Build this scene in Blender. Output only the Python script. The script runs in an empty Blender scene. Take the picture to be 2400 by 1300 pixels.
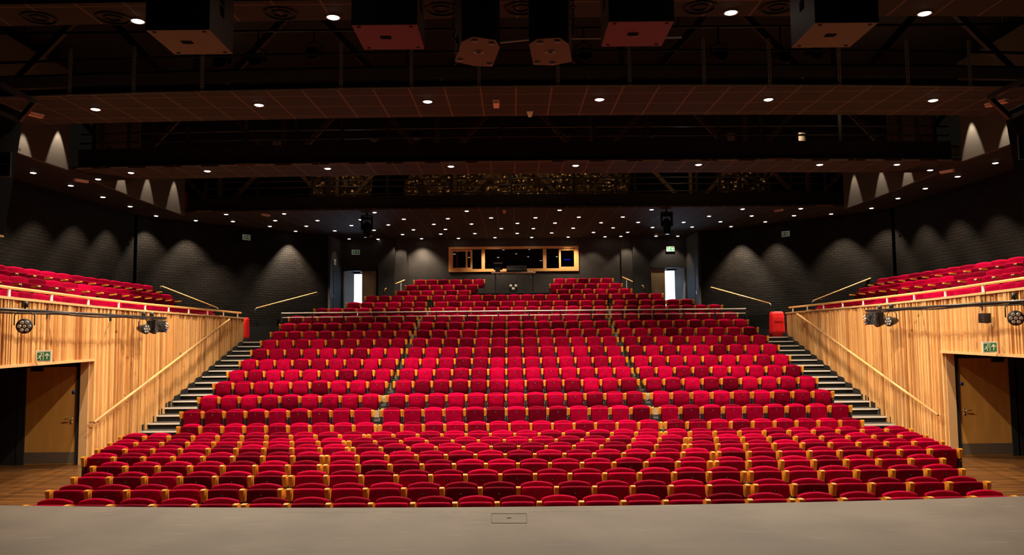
import bpy, bmesh, math, random
from mathutils import Vector, Matrix
random.seed(7)
R=math.radians
# ------------------------------------------------------------------ camera
F=1887.; TH=R(4.18); RO=R(0.55); CX,CY,CZ=-0.1,0.,2.67
scn=bpy.context.scene; col=scn.collection
cd=bpy.data.cameras.new('camera'); cam=bpy.data.objects.new('camera',cd); col.objects.link(cam)
cd.sensor_width=36; cd.lens=F/2400*36; cd.clip_end=200; cd.clip_start=.05
cam.matrix_world=Matrix.Translation((CX,CY,CZ))@Matrix.Rotation(R(90)+TH,4,'X')@Matrix.Rotation(-RO,4,'Z')
scn.camera=cam
w=bpy.data.worlds.new('world'); scn.world=w; w.use_nodes=True
w.node_tree.nodes['Background'].inputs[0].default_value=(1,.8,.6,1)
w.node_tree.nodes['Background'].inputs[1].default_value=.004
scn.view_settings.view_transform='Standard'; scn.view_settings.look='None'; scn.view_settings.gamma=1
scn.view_settings.exposure=0.0
try: scn.view_settings.use_curve_mapping=False
except Exception: pass
WARM=(1,.80,.58)
P_STRIP=1200.; P_MAIN=330.; P_SCALLOP=330.; P_DRUM=560.; P_STAGE=125.

def ray(px,py):
    u=(px-1200)/F; v=(650-py)/F; c,s=math.cos(RO),math.sin(RO)
    u,v=u*c+v*s,-u*s+v*c
    return (u,math.cos(TH)-v*math.sin(TH),math.sin(TH)+v*math.cos(TH))
def at_y(px,py,y): r=ray(px,py);t=y/r[1];return (CX+t*r[0],y,CZ+t*r[2])
def at_z(px,py,z): r=ray(px,py);t=(z-CZ)/r[2];return (CX+t*r[0],t*r[1],z)
def at_x(px,py,x): r=ray(px,py);t=(x-CX)/r[0];return (x,t*r[1],CZ+t*r[2])
CA,CB=6.62,.015
def zc(y): return CA+CB*y
def at_ceil(px,py,dz=0):
    r=ray(px,py);t=(CA+dz-CZ)/(r[2]-CB*r[1]);return (CX+t*r[0],t*r[1],CZ+t*r[2])

# ------------------------------------------------------------------ lights helper
def spot(name,loc,power,angle,blend=.6,target=None,color=WARM,size=.06):
    l=bpy.data.lights.new(name,'SPOT'); l.energy=power; l.spot_size=R(angle); l.spot_blend=blend
    l.color=color; l.shadow_soft_size=size
    o=bpy.data.objects.new(name,l); col.objects.link(o); o.location=loc
    if target is not None:
        o.rotation_euler=(Vector(target)-Vector(loc)).to_track_quat('-Z','Y').to_euler()
    return o
# work lights high over the stage (out of frame, above)
for x in (-2.2,0,2.2):
    spot('stage_work_light',(x,7.6,9.2),P_STAGE,62,1.,(x*1.1,7.9,.95),(1,.82,.63),.15)

# ------------------------------------------------------------------ materials
MATS={}
def mat(name,colr,rough=.6,metal=0,emis=None,es=0,spec=.5,sheen=0):
    m=bpy.data.materials.new(name); m.use_nodes=True; b=m.node_tree.nodes['Principled BSDF']
    b.inputs['Base Color'].default_value=(*colr,1); b.inputs['Roughness'].default_value=rough
    b.inputs['Metallic'].default_value=metal; b.inputs['Specular IOR Level'].default_value=spec
    if sheen:
        b.inputs['Sheen Weight'].default_value=sheen
    if emis: b.inputs['Emission Color'].default_value=(*emis,1); b.inputs['Emission Strength'].default_value=es
    MATS[name]=m; return m
def N(m,t,**k):
    n=m.node_tree.nodes.new(t)
    for a,v in k.items(): setattr(n,a,v)
    return n
def L(m,a,b): m.node_tree.links.new(a,b)
def P(m): return m.node_tree.nodes['Principled BSDF']
def noise_var(m,scale,c1,c2,detail=4,stretch=None,lo=.35,hi=.65,coord='Object'):
    tc=N(m,'ShaderNodeTexCoord'); mp=N(m,'ShaderNodeMapping'); nz=N(m,'ShaderNodeTexNoise'); rp=N(m,'ShaderNodeValToRGB')
    L(m,tc.outputs[coord],mp.inputs[0]); 
    if stretch: mp.inputs['Scale'].default_value=stretch
    nz.inputs['Scale'].default_value=scale; nz.inputs['Detail'].default_value=detail
    L(m,mp.outputs[0],nz.inputs[0]); L(m,nz.outputs[0],rp.inputs[0])
    rp.color_ramp.elements[0].position=lo; rp.color_ramp.elements[1].position=hi
    rp.color_ramp.elements[0].color=(*c1,1); rp.color_ramp.elements[1].color=(*c2,1)
    L(m,rp.outputs[0],P(m).inputs['Base Color']); return rp,nz

def velvet(name,attr):
    m=mat(name,(.5,.004,.03),.8,spec=.03,sheen=.09)
    P(m).inputs['Sheen Tint'].default_value=(1,.02,.10,1); P(m).inputs['Sheen Roughness'].default_value=.35
    if attr:
        a=N(m,'ShaderNodeAttribute',attribute_name='tone'); src=a.outputs['Fac']
    else:
        a=N(m,'ShaderNodeObjectInfo'); src=a.outputs['Random']
    rp=N(m,'ShaderNodeValToRGB'); L(m,src,rp.inputs[0])
    e=rp.color_ramp.elements; e[0].position=0; e[0].color=(.10,.0001,.008,1); e[1].position=1; e[1].color=(.39,.0003,.032,1)
    x=e.new(.45); x.color=(.25,.0002,.020,1)
    tc=N(m,'ShaderNodeTexCoord'); nz=N(m,'ShaderNodeTexNoise'); nz.inputs['Scale'].default_value=7; nz.inputs['Detail'].default_value=3
    L(m,tc.outputs['Object'],nz.inputs[0])
    mr=N(m,'ShaderNodeMapRange'); L(m,nz.outputs[0],mr.inputs[0])
    mr.inputs[1].default_value=.3; mr.inputs[2].default_value=.7; mr.inputs[3].default_value=.75; mr.inputs[4].default_value=1.2
    mx=N(m,'ShaderNodeVectorMath',operation='SCALE'); L(m,rp.outputs[0],mx.inputs[0]); L(m,mr.outputs[0],mx.inputs['Scale'])
    L(m,mx.outputs[0],P(m).inputs['Base Color']); return m
velvet('velvet',False); velvet('velvet_mass',True)
m=mat('arm_wood',(.62,.26,.045),.35); noise_var(m,6,(.56,.20,.012),(.74,.31,.03),3,(1,1,.15))
mat('black_metal',(.012,.012,.013),.4); mat('black_matte',(.010,.009,.009),.8)
mat('chrome',(.75,.72,.66),.25,1); mat('plate_dark',(.02,.016,.014),.35,.3); mat('plate_light',(.8,.75,.65),.4)
mat('alu',(.85,.83,.78),.35,.2)
m=mat('rail_wood',(.78,.44,.16),.35); noise_var(m,3,(.72,.38,.12),(.85,.50,.20),3,(.3,.3,.3))
# stage floor
m=mat('stage_paint',(.1,.085,.07),.55,spec=.3); rp,nz=noise_var(m,1.2,(.066,.053,.042),(.108,.088,.070),8)
tc=N(m,'ShaderNodeTexCoord'); mp=N(m,'ShaderNodeMapping'); mp.inputs['Scale'].default_value=(.35,3.2,1); mp.inputs['Rotation'].default_value=(0,0,.35)
vz=N(m,'ShaderNodeTexNoise'); vz.inputs['Scale'].default_value=4; vz.inputs['Detail'].default_value=9; vz.inputs['Roughness'].default_value=.75
L(m,tc.outputs['Object'],mp.inputs[0]); L(m,mp.outputs[0],vz.inputs[0])
r2=N(m,'ShaderNodeValToRGB'); r2.color_ramp.elements[0].position=.60; r2.color_ramp.elements[1].position=.72
L(m,vz.outputs[0],r2.inputs[0]); mx=N(m,'ShaderNodeMixRGB'); mx.inputs[2].default_value=(.24,.21,.17,1)
L(m,r2.outputs[0],mx.inputs[0]); L(m,rp.outputs[0],mx.inputs[1]); L(m,mx.outputs[0],P(m).inputs['Base Color'])
mat('chalk',(.30,.26,.21),.7)
# parquet
m=mat('parquet',(.3,.13,.04),.3)
tc=N(m,'ShaderNodeTexCoord'); bt=N(m,'ShaderNodeTexBrick'); L(m,tc.outputs['Object'],bt.inputs[0])
bt.inputs['Scale'].default_value=1; bt.inputs['Brick Width'].default_value=1.2; bt.inputs['Row Height'].default_value=.09; bt.inputs['Mortar Size'].default_value=.003
bt.inputs['Color1'].default_value=(.17,.070,.018,1); bt.inputs['Color2'].default_value=(.08,.032,.009,1); bt.inputs['Mortar'].default_value=(.05,.02,.01,1)
L(m,bt.outputs[0],P(m).inputs['Base Color'])
# slats (tone attribute per batten)
m=mat('slat_wood',(.8,.5,.25),.5); a=N(m,'ShaderNodeAttribute',attribute_name='tone'); rp=N(m,'ShaderNodeValToRGB'); L(m,a.outputs['Fac'],rp.inputs[0])
e=rp.color_ramp.elements; e[0].color=(.42,.17,.05,1); e[1].color=(.80,.49,.20,1); x=e.new(.4); x.color=(.66,.35,.12,1)
tc=N(m,'ShaderNodeTexCoord'); mp=N(m,'ShaderNodeMapping'); mp.inputs['Scale'].default_value=(1,1,.06); nz=N(m,'ShaderNodeTexNoise'); nz.inputs['Scale'].default_value=22; nz.inputs['Detail'].default_value=4
L(m,tc.outputs['Object'],mp.inputs[0]); L(m,mp.outputs[0],nz.inputs[0]); mr=N(m,'ShaderNodeMapRange'); L(m,nz.outputs[0],mr.inputs[0])
mr.inputs[1].default_value=.3; mr.inputs[2].default_value=.7; mr.inputs[3].default_value=.78; mr.inputs[4].default_value=1.12
mx=N(m,'ShaderNodeVectorMath',operation='SCALE'); L(m,rp.outputs[0],mx.inputs[0]); L(m,mr.outputs[0],mx.inputs['Scale']); L(m,mx.outputs[0],P(m).inputs['Base Color'])
m=mat('pale_wood',(.70,.42,.19),.5)
m=mat('door_wood',(.42,.21,.05),.4); noise_var(m,3,(.54,.26,.055),(.62,.31,.075),5,(3,3,.4))
mat('door_beige',(.36,.25,.13),.5); mat('door_daylit',(.62,.64,.66),.4)
# brick
m=mat('black_brick',(.03,.028,.026),.65,spec=.12)
uv=N(m,'ShaderNodeUVMap'); bt=N(m,'ShaderNodeTexBrick'); L(m,uv.outputs[0],bt.inputs[0])
bt.inputs['Scale'].default_value=1; bt.inputs['Brick Width'].default_value=.27; bt.inputs['Row Height'].default_value=.095; bt.inputs['Mortar Size'].default_value=.013; bt.inputs['Mortar Smooth'].default_value=.3
bt.inputs['Color1'].default_value=(.0080,.0062,.0047,1); bt.inputs['Color2'].default_value=(.0040,.0031,.0024,1); bt.inputs['Mortar'].default_value=(.0012,.001,.0009,1)
L(m,bt.outputs[0],P(m).inputs['Base Color'])
bp=N(m,'ShaderNodeBump'); bp.inputs['Strength'].default_value=1; bp.inputs['Distance'].default_value=.007
nz=N(m,'ShaderNodeTexNoise'); nz.inputs['Scale'].default_value=14; L(m,uv.outputs[0],nz.inputs[0])
ad=N(m,'ShaderNodeMath',operation='MULTIPLY_ADD'); L(m,bt.outputs['Fac'],ad.inputs[0]); ad.inputs[1].default_value=-1
nm_=N(m,'ShaderNodeMath',operation='MULTIPLY'); nm_.inputs[1].default_value=.9; L(m,nz.outputs[0],nm_.inputs[0]); L(m,nm_.outputs[0],ad.inputs[2])
L(m,ad.outputs[0],bp.inputs['Height']); L(m,bp.outputs[0],P(m).inputs['Normal'])
m=mat('dark_plaster',(.05,.043,.038),.7,spec=.3); noise_var(m,3,(.032,.028,.025),(.040,.035,.031),4)
m=mat('drum_panel',(.10,.085,.07),.7); noise_var(m,40,(.040,.034,.029),(.065,.056,.047),6)
mat('black_wall',(.010,.009,.0085),.7); mat('void_black',(.0065,.006,.0058),.85,spec=.2)
# ceiling tiles
m=mat('ceiling_tile',(.05,.03,.022),.8,spec=.2)
tc=N(m,'ShaderNodeTexCoord'); sp=N(m,'ShaderNodeSeparateXYZ'); L(m,tc.outputs['Object'],sp.inputs[0])
def gridline(out,step,off,wd):
    a=N(m,'ShaderNodeMath',operation='MULTIPLY_ADD'); a.inputs[1].default_value=1/step; a.inputs[2].default_value=off+.5; L(m,out,a.inputs[0])
    f=N(m,'ShaderNodeMath',operation='FRACT'); L(m,a.outputs[0],f.inputs[0])
    s=N(m,'ShaderNodeMath',operation='SUBTRACT'); L(m,f.outputs[0],s.inputs[0]); s.inputs[1].default_value=.5
    b=N(m,'ShaderNodeMath',operation='ABSOLUTE'); L(m,s.outputs[0],b.inputs[0])
    c=N(m,'ShaderNodeMath',operation='LESS_THAN'); L(m,b.outputs[0],c.inputs[0]); c.inputs[1].default_value=wd/step/2; return c.outputs[0]
g1=gridline(sp.outputs[0],.6,0,.028); g2=gridline(sp.outputs[1],.66,-20.6,.024)
mxx=N(m,'ShaderNodeMath',operation='MAXIMUM'); L(m,g1,mxx.inputs[0]); L(m,g2,mxx.inputs[1])
mc=N(m,'ShaderNodeMixRGB'); mc.inputs[1].default_value=(.027,.020,.016,1); mc.inputs[2].default_value=(.13,.078,.052,1); L(m,mxx.outputs[0],mc.inputs[0]); L(m,mc.outputs[0],P(m).inputs['Base Color'])
mat('side_ceiling',(.018,.014,.012),.8,spec=.2)
mat('lamp_glow',(1,1,1),.5,emis=(1,.93,.82),es=14); mat('lamp_trim',(.25,.2,.17),.4)
mat('tread',(.016,.0155,.015),.8); mat('riser_cream',(.55,.42,.26),.6)
m=mat('tread_grey',(.05,.05,.048),.8); noise_var(m,120,(.03,.03,.029),(.09,.09,.085),2,lo=.4,hi=.75)
mat('red_fabric',(.80,.008,.012),.5); mat('red_enamel',(.6,.01,.01),.4)
mat('sub_bottom_wood',(.14,.085,.055),.6); mat('sub_bottom_red',(.16,.018,.04),.6); mat('cabinet_side',(.032,.031,.029),.6); mat('cabinet_black',(.0045,.0045,.005),.9,spec=.05)
mat('channel_grey',(.07,.075,.08),.5,.2); mat('steel',(.16,.16,.17),.45,.8); mat('strap',(.34,.33,.32),.5,.3); mat('timber_dim',(.045,.028,.018),.8); mat('timber_shaded',(.018,.014,.012),.8); mat('timber_lit',(.15,.078,.035),.7); mat('pipe_black',(.02,.02,.022),.35,.2)
m=mat('foil',(.62,.44,.24),.3,1)
tc=N(m,'ShaderNodeTexCoord'); vz=N(m,'ShaderNodeTexVoronoi'); vz.inputs['Scale'].default_value=5.5; L(m,tc.outputs['Object'],vz.inputs[0]); bp=N(m,'ShaderNodeBump'); bp.inputs['Distance'].default_value=.14; L(m,vz.outputs[0],bp.inputs['Height']); L(m,bp.outputs[0],P(m).inputs['Normal'])
mat('sign_white',(.8,.8,.74),.4,emis=(.9,.9,.8),es=.03); mat('sign_green',(.01,.22,.09),.4,emis=(.01,.5,.2),es=.03); mat('sign_figure',(.75,.85,.75),.4,emis=(.8,.9,.8),es=.04)
m=mat('plastic_pink',(.75,.42,.36),.4)
mat('led_lens',(.55,.55,.55),.15,.3,spec=1); mat('cable',(.012,.012,.012),.5); mat('white_plastic',(.8,.78,.74),.4)
mat('yellow_lit',(.4,.28,.03),.5); mat('daylight',(1,1,1),.5,emis=(.86,.94,1),es=1.6); mat('corridor',(.5,.5,.5),.8)
mat('desk_top',(.40,.22,.14),.5); mat('screen_dark',(.01,.01,.012),.2); mat('blue_disc',(.02,.06,.25),.4); mat('blue_led',(.02,.02,.4),.4,emis=(.02,.03,1),es=.7)
mat('kick_steel',(.42,.38,.33),.3,.8); mat('window_wood',(.72,.38,.13),.4)
m=mat('glass',(1,1,1),.02); P(m).inputs['Transmission Weight'].default_value=1; P(m).inputs['IOR'].default_value=1.5; P(m).inputs['Base Color'].default_value=(.5,.5,.6,1)

# ------------------------------------------------------------------ mesh helpers
class MB:
    def __init__(s,mat=None): s.v=[];s.f=[];s.mi=[];s.sm=[];s.mats=[];s.tone=[];s.cur=0;s.t=0.5;s.smooth=False; s.o=(0,0,0)
    def use(s,name):
        if name not in s.mats: s.mats.append(name)
        s.cur=s.mats.index(name); return s
    def add(s,vs,fs):
        b=len(s.v); s.v+= [tuple(v) for v in vs]
        for f in fs: s.f.append(tuple(i+b for i in f)); s.mi.append(s.cur); s.sm.append(s.smooth); s.tone.append(s.t)
    def box(s,x0,x1,y0,y1,z0,z1):
        s.add([(x0,y0,z0),(x1,y0,z0),(x1,y1,z0),(x0,y1,z0),(x0,y0,z1),(x1,y0,z1),(x1,y1,z1),(x0,y1,z1)],
              [(0,3,2,1),(4,5,6,7),(0,1,5,4),(1,2,6,5),(2,3,7,6),(3,0,4,7)]); return s
    def beam(s,p,q,w,h,up=(0,0,1)):
        p=Vector(p);q=Vector(q);d=(q-p).normalized();u=Vector(up)
        if abs(d.dot(u))>.98: u=Vector((0,1,0))
        sx=d.cross(u).normalized()*w/2; sz=sx.cross(d).normalized()*h/2
        s.add([p-sx-sz,p+sx-sz,q+sx-sz,q-sx-sz,p-sx+sz,p+sx+sz,q+sx+sz,q-sx+sz],
              [(0,3,2,1),(4,5,6,7),(0,1,5,4),(1,2,6,5),(2,3,7,6),(3,0,4,7)]); return s
    def tube(s,pts,r,n=8,caps=True):
        pts=[Vector(p) for p in pts]; rr=r if isinstance(r,(list,tuple)) else [r]*len(pts)
        vs=[];up=None
        for i,p in enumerate(pts):
            d=(pts[min(i+1,len(pts)-1)]-pts[max(i-1,0)]).normalized()
            if up is None: up=Vector((0,0,1)) if abs(d.z)<.9 else Vector((1,0,0))
            a=d.cross(up).normalized(); b=a.cross(d).normalized(); up=b
            for k in range(n):
                t=2*math.pi*k/n; vs.append(p+a*math.cos(t)*rr[i]+b*math.sin(t)*rr[i])
        fs=[]
        for i in range(len(pts)-1):
            for k in range(n):
                k2=(k+1)%n; fs.append((i*n+k,i*n+k2,(i+1)*n+k2,(i+1)*n+k))
        if caps: fs.append(tuple(range(n))[::-1]); fs.append(tuple((len(pts)-1)*n+k for k in range(n)))
        s.add(vs,fs); return s
    def prism(s,poly,dirv):
        n=len(poly); d=Vector(dirv); vs=[Vector(p) for p in poly]+[Vector(p)+d for p in poly]
        fs=[tuple(range(n))[::-1],tuple(range(n,2*n))]+[(i,(i+1)%n,(i+1)%n+n,i+n) for i in range(n)]
        s.add(vs,fs); return s
    def extend(s,o,mtx=None,tones=None):
        b=len(s.v)
        if mtx is None: s.v+=o.v
        else: s.v+=[tuple(mtx@Vector(v)) for v in o.v]
        mp=[]
        for nme in o.mats:
            if nme not in s.mats: s.mats.append(nme)
            mp.append(s.mats.index(nme))
        for f,mi,sm,t in zip(o.f,o.mi,o.sm,o.tone):
            s.f.append(tuple(i+b for i in f)); s.mi.append(mp[mi] if mp else 0); s.sm.append(sm); s.tone.append(t if tones is None else tones)
    def build(s,name,matname=None,parent=None,uvs=None,tone=False):
        me=bpy.data.meshes.new(name); off=Vector((0,0,0)); pp_=parent
        while pp_ is not None:
            if '_o' in pp_: off=Vector(pp_['_o'])
            pp_=pp_.parent
        me.from_pydata([tuple(Vector(v)-off) for v in s.v],[],s.f)
        if matname: me.materials.append(MATS[matname])
        else:
            for n in s.mats: me.materials.append(MATS[n])
            me.polygons.foreach_set('material_index',s.mi)
        me.polygons.foreach_set('use_smooth',s.sm)
        if tone:
            a=me.attributes.new('tone','FLOAT','FACE'); a.data.foreach_set('value',s.tone)
        if uvs is not None:
            ul=me.uv_layers.new(name='UVMap')
            for p in me.polygons:
                for li in p.loop_indices: ul.data[li].uv=uvs[me.loops[li].vertex_index]
        me.update()
        o=bpy.data.objects.new(name,me); col.objects.link(o)
        if parent is not None: o.parent=parent
        return o
def thing(name,label,cat,loc=(0,0,0),group=None):
    o=bpy.data.objects.new(name,None); col.objects.link(o); o.location=loc; o['_o']=tuple(loc)
    o.empty_display_size=.1; tag(o,label,cat,group); return o
def tag(o,label,cat,group=None,kind=None):
    o['label']=label; o['category']=cat
    if group: o['group']=group
    if kind: o['kind']=kind
    return o
def struct(o,label=None,cat=None):
    o['kind']='structure'
    if label: o['label']=label
    if cat: o['category']=cat
    return o
def sroot(name,label,cat):
    o=bpy.data.objects.new(name,None); col.objects.link(o); struct(o,label,cat); return o
ORD=['first','second','third','fourth','fifth','sixth','seventh','eighth','ninth','tenth','eleventh','twelfth','thirteenth','fourteenth','fifteenth','sixteenth','seventeenth','eighteenth','nineteenth','twentieth']
def nth(i,n):
    if n==1: return 'only one'
    if i==0: return 'leftmost'
    if i==n-1: return 'rightmost'
    if n%2==1 and i==n//2: return 'middle one'
    return ORD[i]+' from left' if i<n/2 else ORD[n-1-i]+' from right'

# ------------------------------------------------------------------ structure: stage, floor
ZS=.95
pts=[(x,8.3+.0105*x*x,ZS) for x in [i*.5 for i in range(-24,25)]]
s=MB(); s.prism([(12,-3,ZS)]+[p for p in pts[::-1]]+[(-12,-3,ZS)],(0,0,-.06)); s.box(-12,12,-3,8.25,0,.88)
st=struct(s.build('stage','stage_paint'),'grey-brown scuffed stage floor in the foreground','stage')
# trapdoor hatch line & tape marks
c=[at_z(*p,ZS+.002) for p in ((1152,1203),(1234,1203),(1235,1225),(1152,1225))]
s=MB()
for a,b in ((0,1),(1,2),(2,3),(3,0)): s.beam(c[a],c[b],.0035,.003)
p=at_z(1193,1213,ZS+.002); s.box(p[0]-.02,p[0]+.02,p[1]-.012,p[1]+.012,ZS,ZS+.004)
tag(s.build('floor_hatch','black_matte'),'small rectangular hatch let into the stage floor near its front edge','hatch')
s=MB(); prev=None
for px in range(640,1500,20):
    q=at_z(px,1198.5-(max(0,px-1250)*.018),ZS+.001)
    if prev and random.random()<.75: s.beam(prev,q,.010,.002)
    prev=q
tag(s.build('tape_line','chalk'),'thin pale worn line running along the stage front edge','line')
s=MB(); s.box(-14,14,8.2,19.0,-.1,0); struct(s.build('floor','parquet'),'brown strip parquet floor in front of the side doors','floor')

# ------------------------------------------------------------------ raked platforms
ROWY=[1177,1142,1110.8,1085.4,1063.6,1045,1029.8,1015,994.2,957.3,923.5,890.8,864,838.5,813.8,792,772.3,753.8,736.9,719,705.5,690.8,679,666,653.8]
def row_y(r): return at_z(1200,ROWY[r-1],.62)[1] if r<=8 else 19.2+1.04*(r-9)
def row_z(r):
    if r<=8: return 0.
    return at_y(1200,ROWY[r-1],row_y(r))[2]-.62
RZ={r:row_z(r) for r in range(1,26)}; RZ[9]=0.
wallL=[(-13.35,6.),(-13.35,28.1),(-13.0,28.9),(-12.3,30.0),(-11.3,31.1),(-10.3,32.4),(-9.3,33.8),(-8.2,34.9)]
def wall_x(y):
    for (x0,y0),(x1,y1) in zip(wallL,wallL[1:]):
        if y0<=y<=y1: return x0+(x1-x0)*(y-y0)/(y1-y0)
    return -7.95
pl=sroot('seating_platform','black stepped seating platform with cream risers under the raked seats','platform')
tr=MB(); ri=MB(); sd=MB()
EXT={19:8.5,20:7.75,21:6.75,22:6.2,23:4.95,24:4.7,25:4.35}
for r in range(10,26):
    y0=row_y(r)-.5; y1=row_y(r+1)-.5 if r<25 else 36.93; z=RZ[r]; zb=RZ[r-1] if r>10 else 0
    hw=EXT.get(r,8.38)
    tr.box(-hw,hw,y0,y1+.02,z-.05,z); tr.box(-hw,hw,y0+.03,y1,0,z-.05)
    if r<23: ri.box(-hw+.25,hw-.25,y0+.005,y0+.029,zb+.005,z-.05)
    if r>=19:
        zs=RZ[min(r,22)-1]; ws=-wall_x(y0)-.03
        for s_ in (-1,1): sd.box(*sorted((s_*(hw+.004),s_*ws)),y0-.01 if r>19 else 28.8,y1-.015,0,zs-.004*(r-19))
sd.build('side_step','void_black',pl); tr.build('tread','tread',pl); ri.build('riser','riser_cream',pl)
# side stairs + landings
for s_,nm in ((-1,'left'),(1,'right')):
    g=sroot('staircase',f'black side stairs with pale metal nosings along the {nm} timber wall','staircase')
    A=MB();B=MB();C=MB()
    nyz=[]
    for r in range(10,19):
        y0=row_y(r)-.5; nyz.append((y0-.52,(RZ[r]+RZ[r-1])/2 if r>10 else RZ[r]/2)); nyz.append((y0,RZ[r]))
    for i,(y,z) in enumerate(nyz):
        y1=nyz[i+1][0] if i+1<len(nyz) else 28.75
        x0,x1=sorted((s_*8.40,s_*9.52)); A.use('tread_grey').box(x0,x1,y+.02,y1+.02,z-.05,z); A.use('black_matte').box(x0,x1,y+.05,y1,0,z-.05)
        B.box(x0,x1,y-.01,y+.045,z-.03,z+.006)
        xs=s_*9.50; C.prism([(xs,y+.0,z),(xs,y+.52,z),(xs,y+.52,z+.16),(xs,y+.12,z+.13)],(-s_*.03,0,0))
        if i%2==1: C.prism([(s_*8.43,y,z),(s_*8.43,y+.5,z),(s_*8.43,y+.5,z+.05),(s_*8.43,y+.08,z+.05)],(s_*.02,0,0))
    A.build('step_body',None,g); B.build('step_nosing','alu',g); C.build('stringer','black_matte',g)
    # landing behind
    D=MB(); x0,x1=sorted((s_*9.0,s_*13.3)); D.box(x0,x1,28.77,30.0,2.0,RZ[18]-.01)
    struct(D.build('landing','void_black'),f'black landing behind the {nm} timber wall','landing')

# ------------------------------------------------------------------ brick walls, rear wall
def ribbon(name,pts,z0,zt,matn,thick=.15,sgn=1):
    s=MB();uv=[];u=0;vs=[]
    for i,(x,y) in enumerate(pts):
        if i: u+=math.dist(pts[i-1],(x,y))
        for z in (z0,zt(y) if callable(zt) else zt): vs.append((x,y,z)); uv.append((u,z))
    n=len(pts); 
    for i,(x,y) in enumerate(pts):
        a=pts[max(i-1,0)];b=pts[min(i+1,n-1)];dx,dy=b[0]-a[0],b[1]-a[1];l=math.hypot(dx,dy)
        nx,ny=-dy/l*thick*sgn,dx/l*thick*sgn
        for z in (z0,zt(y) if callable(zt) else zt): vs.append((x+nx,y+ny,z)); uv.append((uv[2*i][0],z))
    fs=[]
    for i in range(n-1):
        a=2*i; b=2*n+2*i
        fs+=[(a,a+2,a+3,a+1),(b,b+1,b+3,b+2),(a+1,a+3,b+3,b+1),(a,b,b+2,a+2)]
    fs+=[(0,1,2*n+1,2*n),(2*n-2,4*n-2,4*n-1,2*n-1)]
    s.add(vs,fs); return s.build(name,matn,uvs=uv)
def smooth(pts,n=3):
    out=[]
    for i in range(len(pts)-1):
        p0=Vector(pts[max(i-1,0)]);p1=Vector(pts[i]);p2=Vector(pts[i+1]);p3=Vector(pts[min(i+2,len(pts)-1)])
        for k in range(n):
            t=k/n; out.append(tuple(.5*((2*p1)+(-p0+p2)*t+(2*p0-5*p1+4*p2-p3)*t*t+(-p0+3*p1-3*p2+p3)*t**3)))
    out.append(tuple(pts[-1])); return out
DZ0_=RZ[21]
ztop=lambda y: zc(y)+.1
curve=smooth(wallL[1:])
for s_,nm in ((-1,'left'),(1,'right')):
    f=lambda P_: [(-s_*x,y) for x,y in P_]
    # side brick (y 6..28) and curved brick
    struct(ribbon(f'wall_{nm}',f([(-13.35,6),(-13.35,28.1)]),0,ztop,'black_brick',.15,-s_*-1),f'black painted brick wall on the {nm} behind the gallery seats','wall')
    struct(ribbon(f'wall_rear_{nm}',f(curve),0,ztop,'black_brick',.15,-s_*-1),f'curved black brick wall at the rear {nm} of the hall','wall')
    # brick piers
    k=0
    for px,py in (((60,500),(148,520)) if s_<0 else ((2310,470),(2368,450))):
        q=at_x(px,py,s_*13.3); s=MB(); uvv=[]
        s.box(*sorted((s_*13.34,s_*13.22)),q[1]-.22,q[1]+.22,0,zc(q[1])+.05)
        uvv=[(v[1]+v[0],v[2]) for v in s.v]
        struct(s.build('trim_%d'%(1+k+(0 if s_<0 else 2)),'black_brick',uvs=uvv),f'shallow black brick pier on the {nm} wall','pier'); k+=1
    s=MB(); s.box(*sorted((s_*13.34,s_*13.2)),27.75,27.99,0,zc(28)+.05)
    struct(s.build('column','void_black'),f'black steel column on the {nm} brick wall','column')
    # plaster return and recess side wall
    s=MB(); s.prism([(s_*8.2,34.85,0),(s_*7.98,34.80,0),(s_*7.93,37.1,0),(s_*8.2,37.1,0)],(0,0,zc(35)))
    struct(s.build('wall_recess_'+nm,'dark_plaster'),f'dark plaster end of the curved brick wall on the {nm}, beside the rear door','wall')
    s=MB(); s.prism([(s_*7.958,35.35,DZ0_),(s_*7.925,36.9,DZ0_),(s_*7.94,36.9,DZ0_),(s_*7.973,35.35,DZ0_)],(0,0,2.25)); struct(s.build('side_door','black_matte'),f'black side door leaf in the recess beside the {nm} rear door','door')
    # switch plate
    s=MB(); x=s_*7.97; s.box(*sorted((x,x-s_*.012)),35.15,35.23,RZ[21]+1.0,RZ[21]+1.15)
    tag(s.build('light_switch','white_plastic'),f'white light switch on the plaster beside the {nm} rear door','switch')
# rear wall y=36.95 with booth window hole x -3.0..2.95, z 5.7..6.8 and door holes
YR=36.95
wl=at_y(1053,580,YR); wr=at_y(1355,633,YR); WX0,WX1=wl[0],wr[0]; WZ0,WZ1=at_y(1200,634.5,YR)[2],at_y(1200,579,YR)[2]
DZ0=RZ[21]; 
dl=at_y(800,631,YR); dr=at_y(885,631,YR); DLX0,DLX1=dl[0],dr[0]; DZ1=at_y(845,631,YR)[2]
d2=at_y(1522,623,YR); d3=at_y(1611,623,YR); DRX0,DRX1=d2[0],d3[0]
s=MB(); z1=zc(YR)+.1
s.box(-5.0,WX0,YR,YR+.2,0,z1); s.box(WX1,4.98,YR,YR+.2,0,z1); s.box(WX0,WX1,YR,YR+.2,0,WZ0); s.box(WX0,WX1,YR,YR+.2,WZ1,z1)
struct(s.build('wall_back','dark_plaster'),'charcoal plaster rear wall around the control room window','wall')
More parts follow.
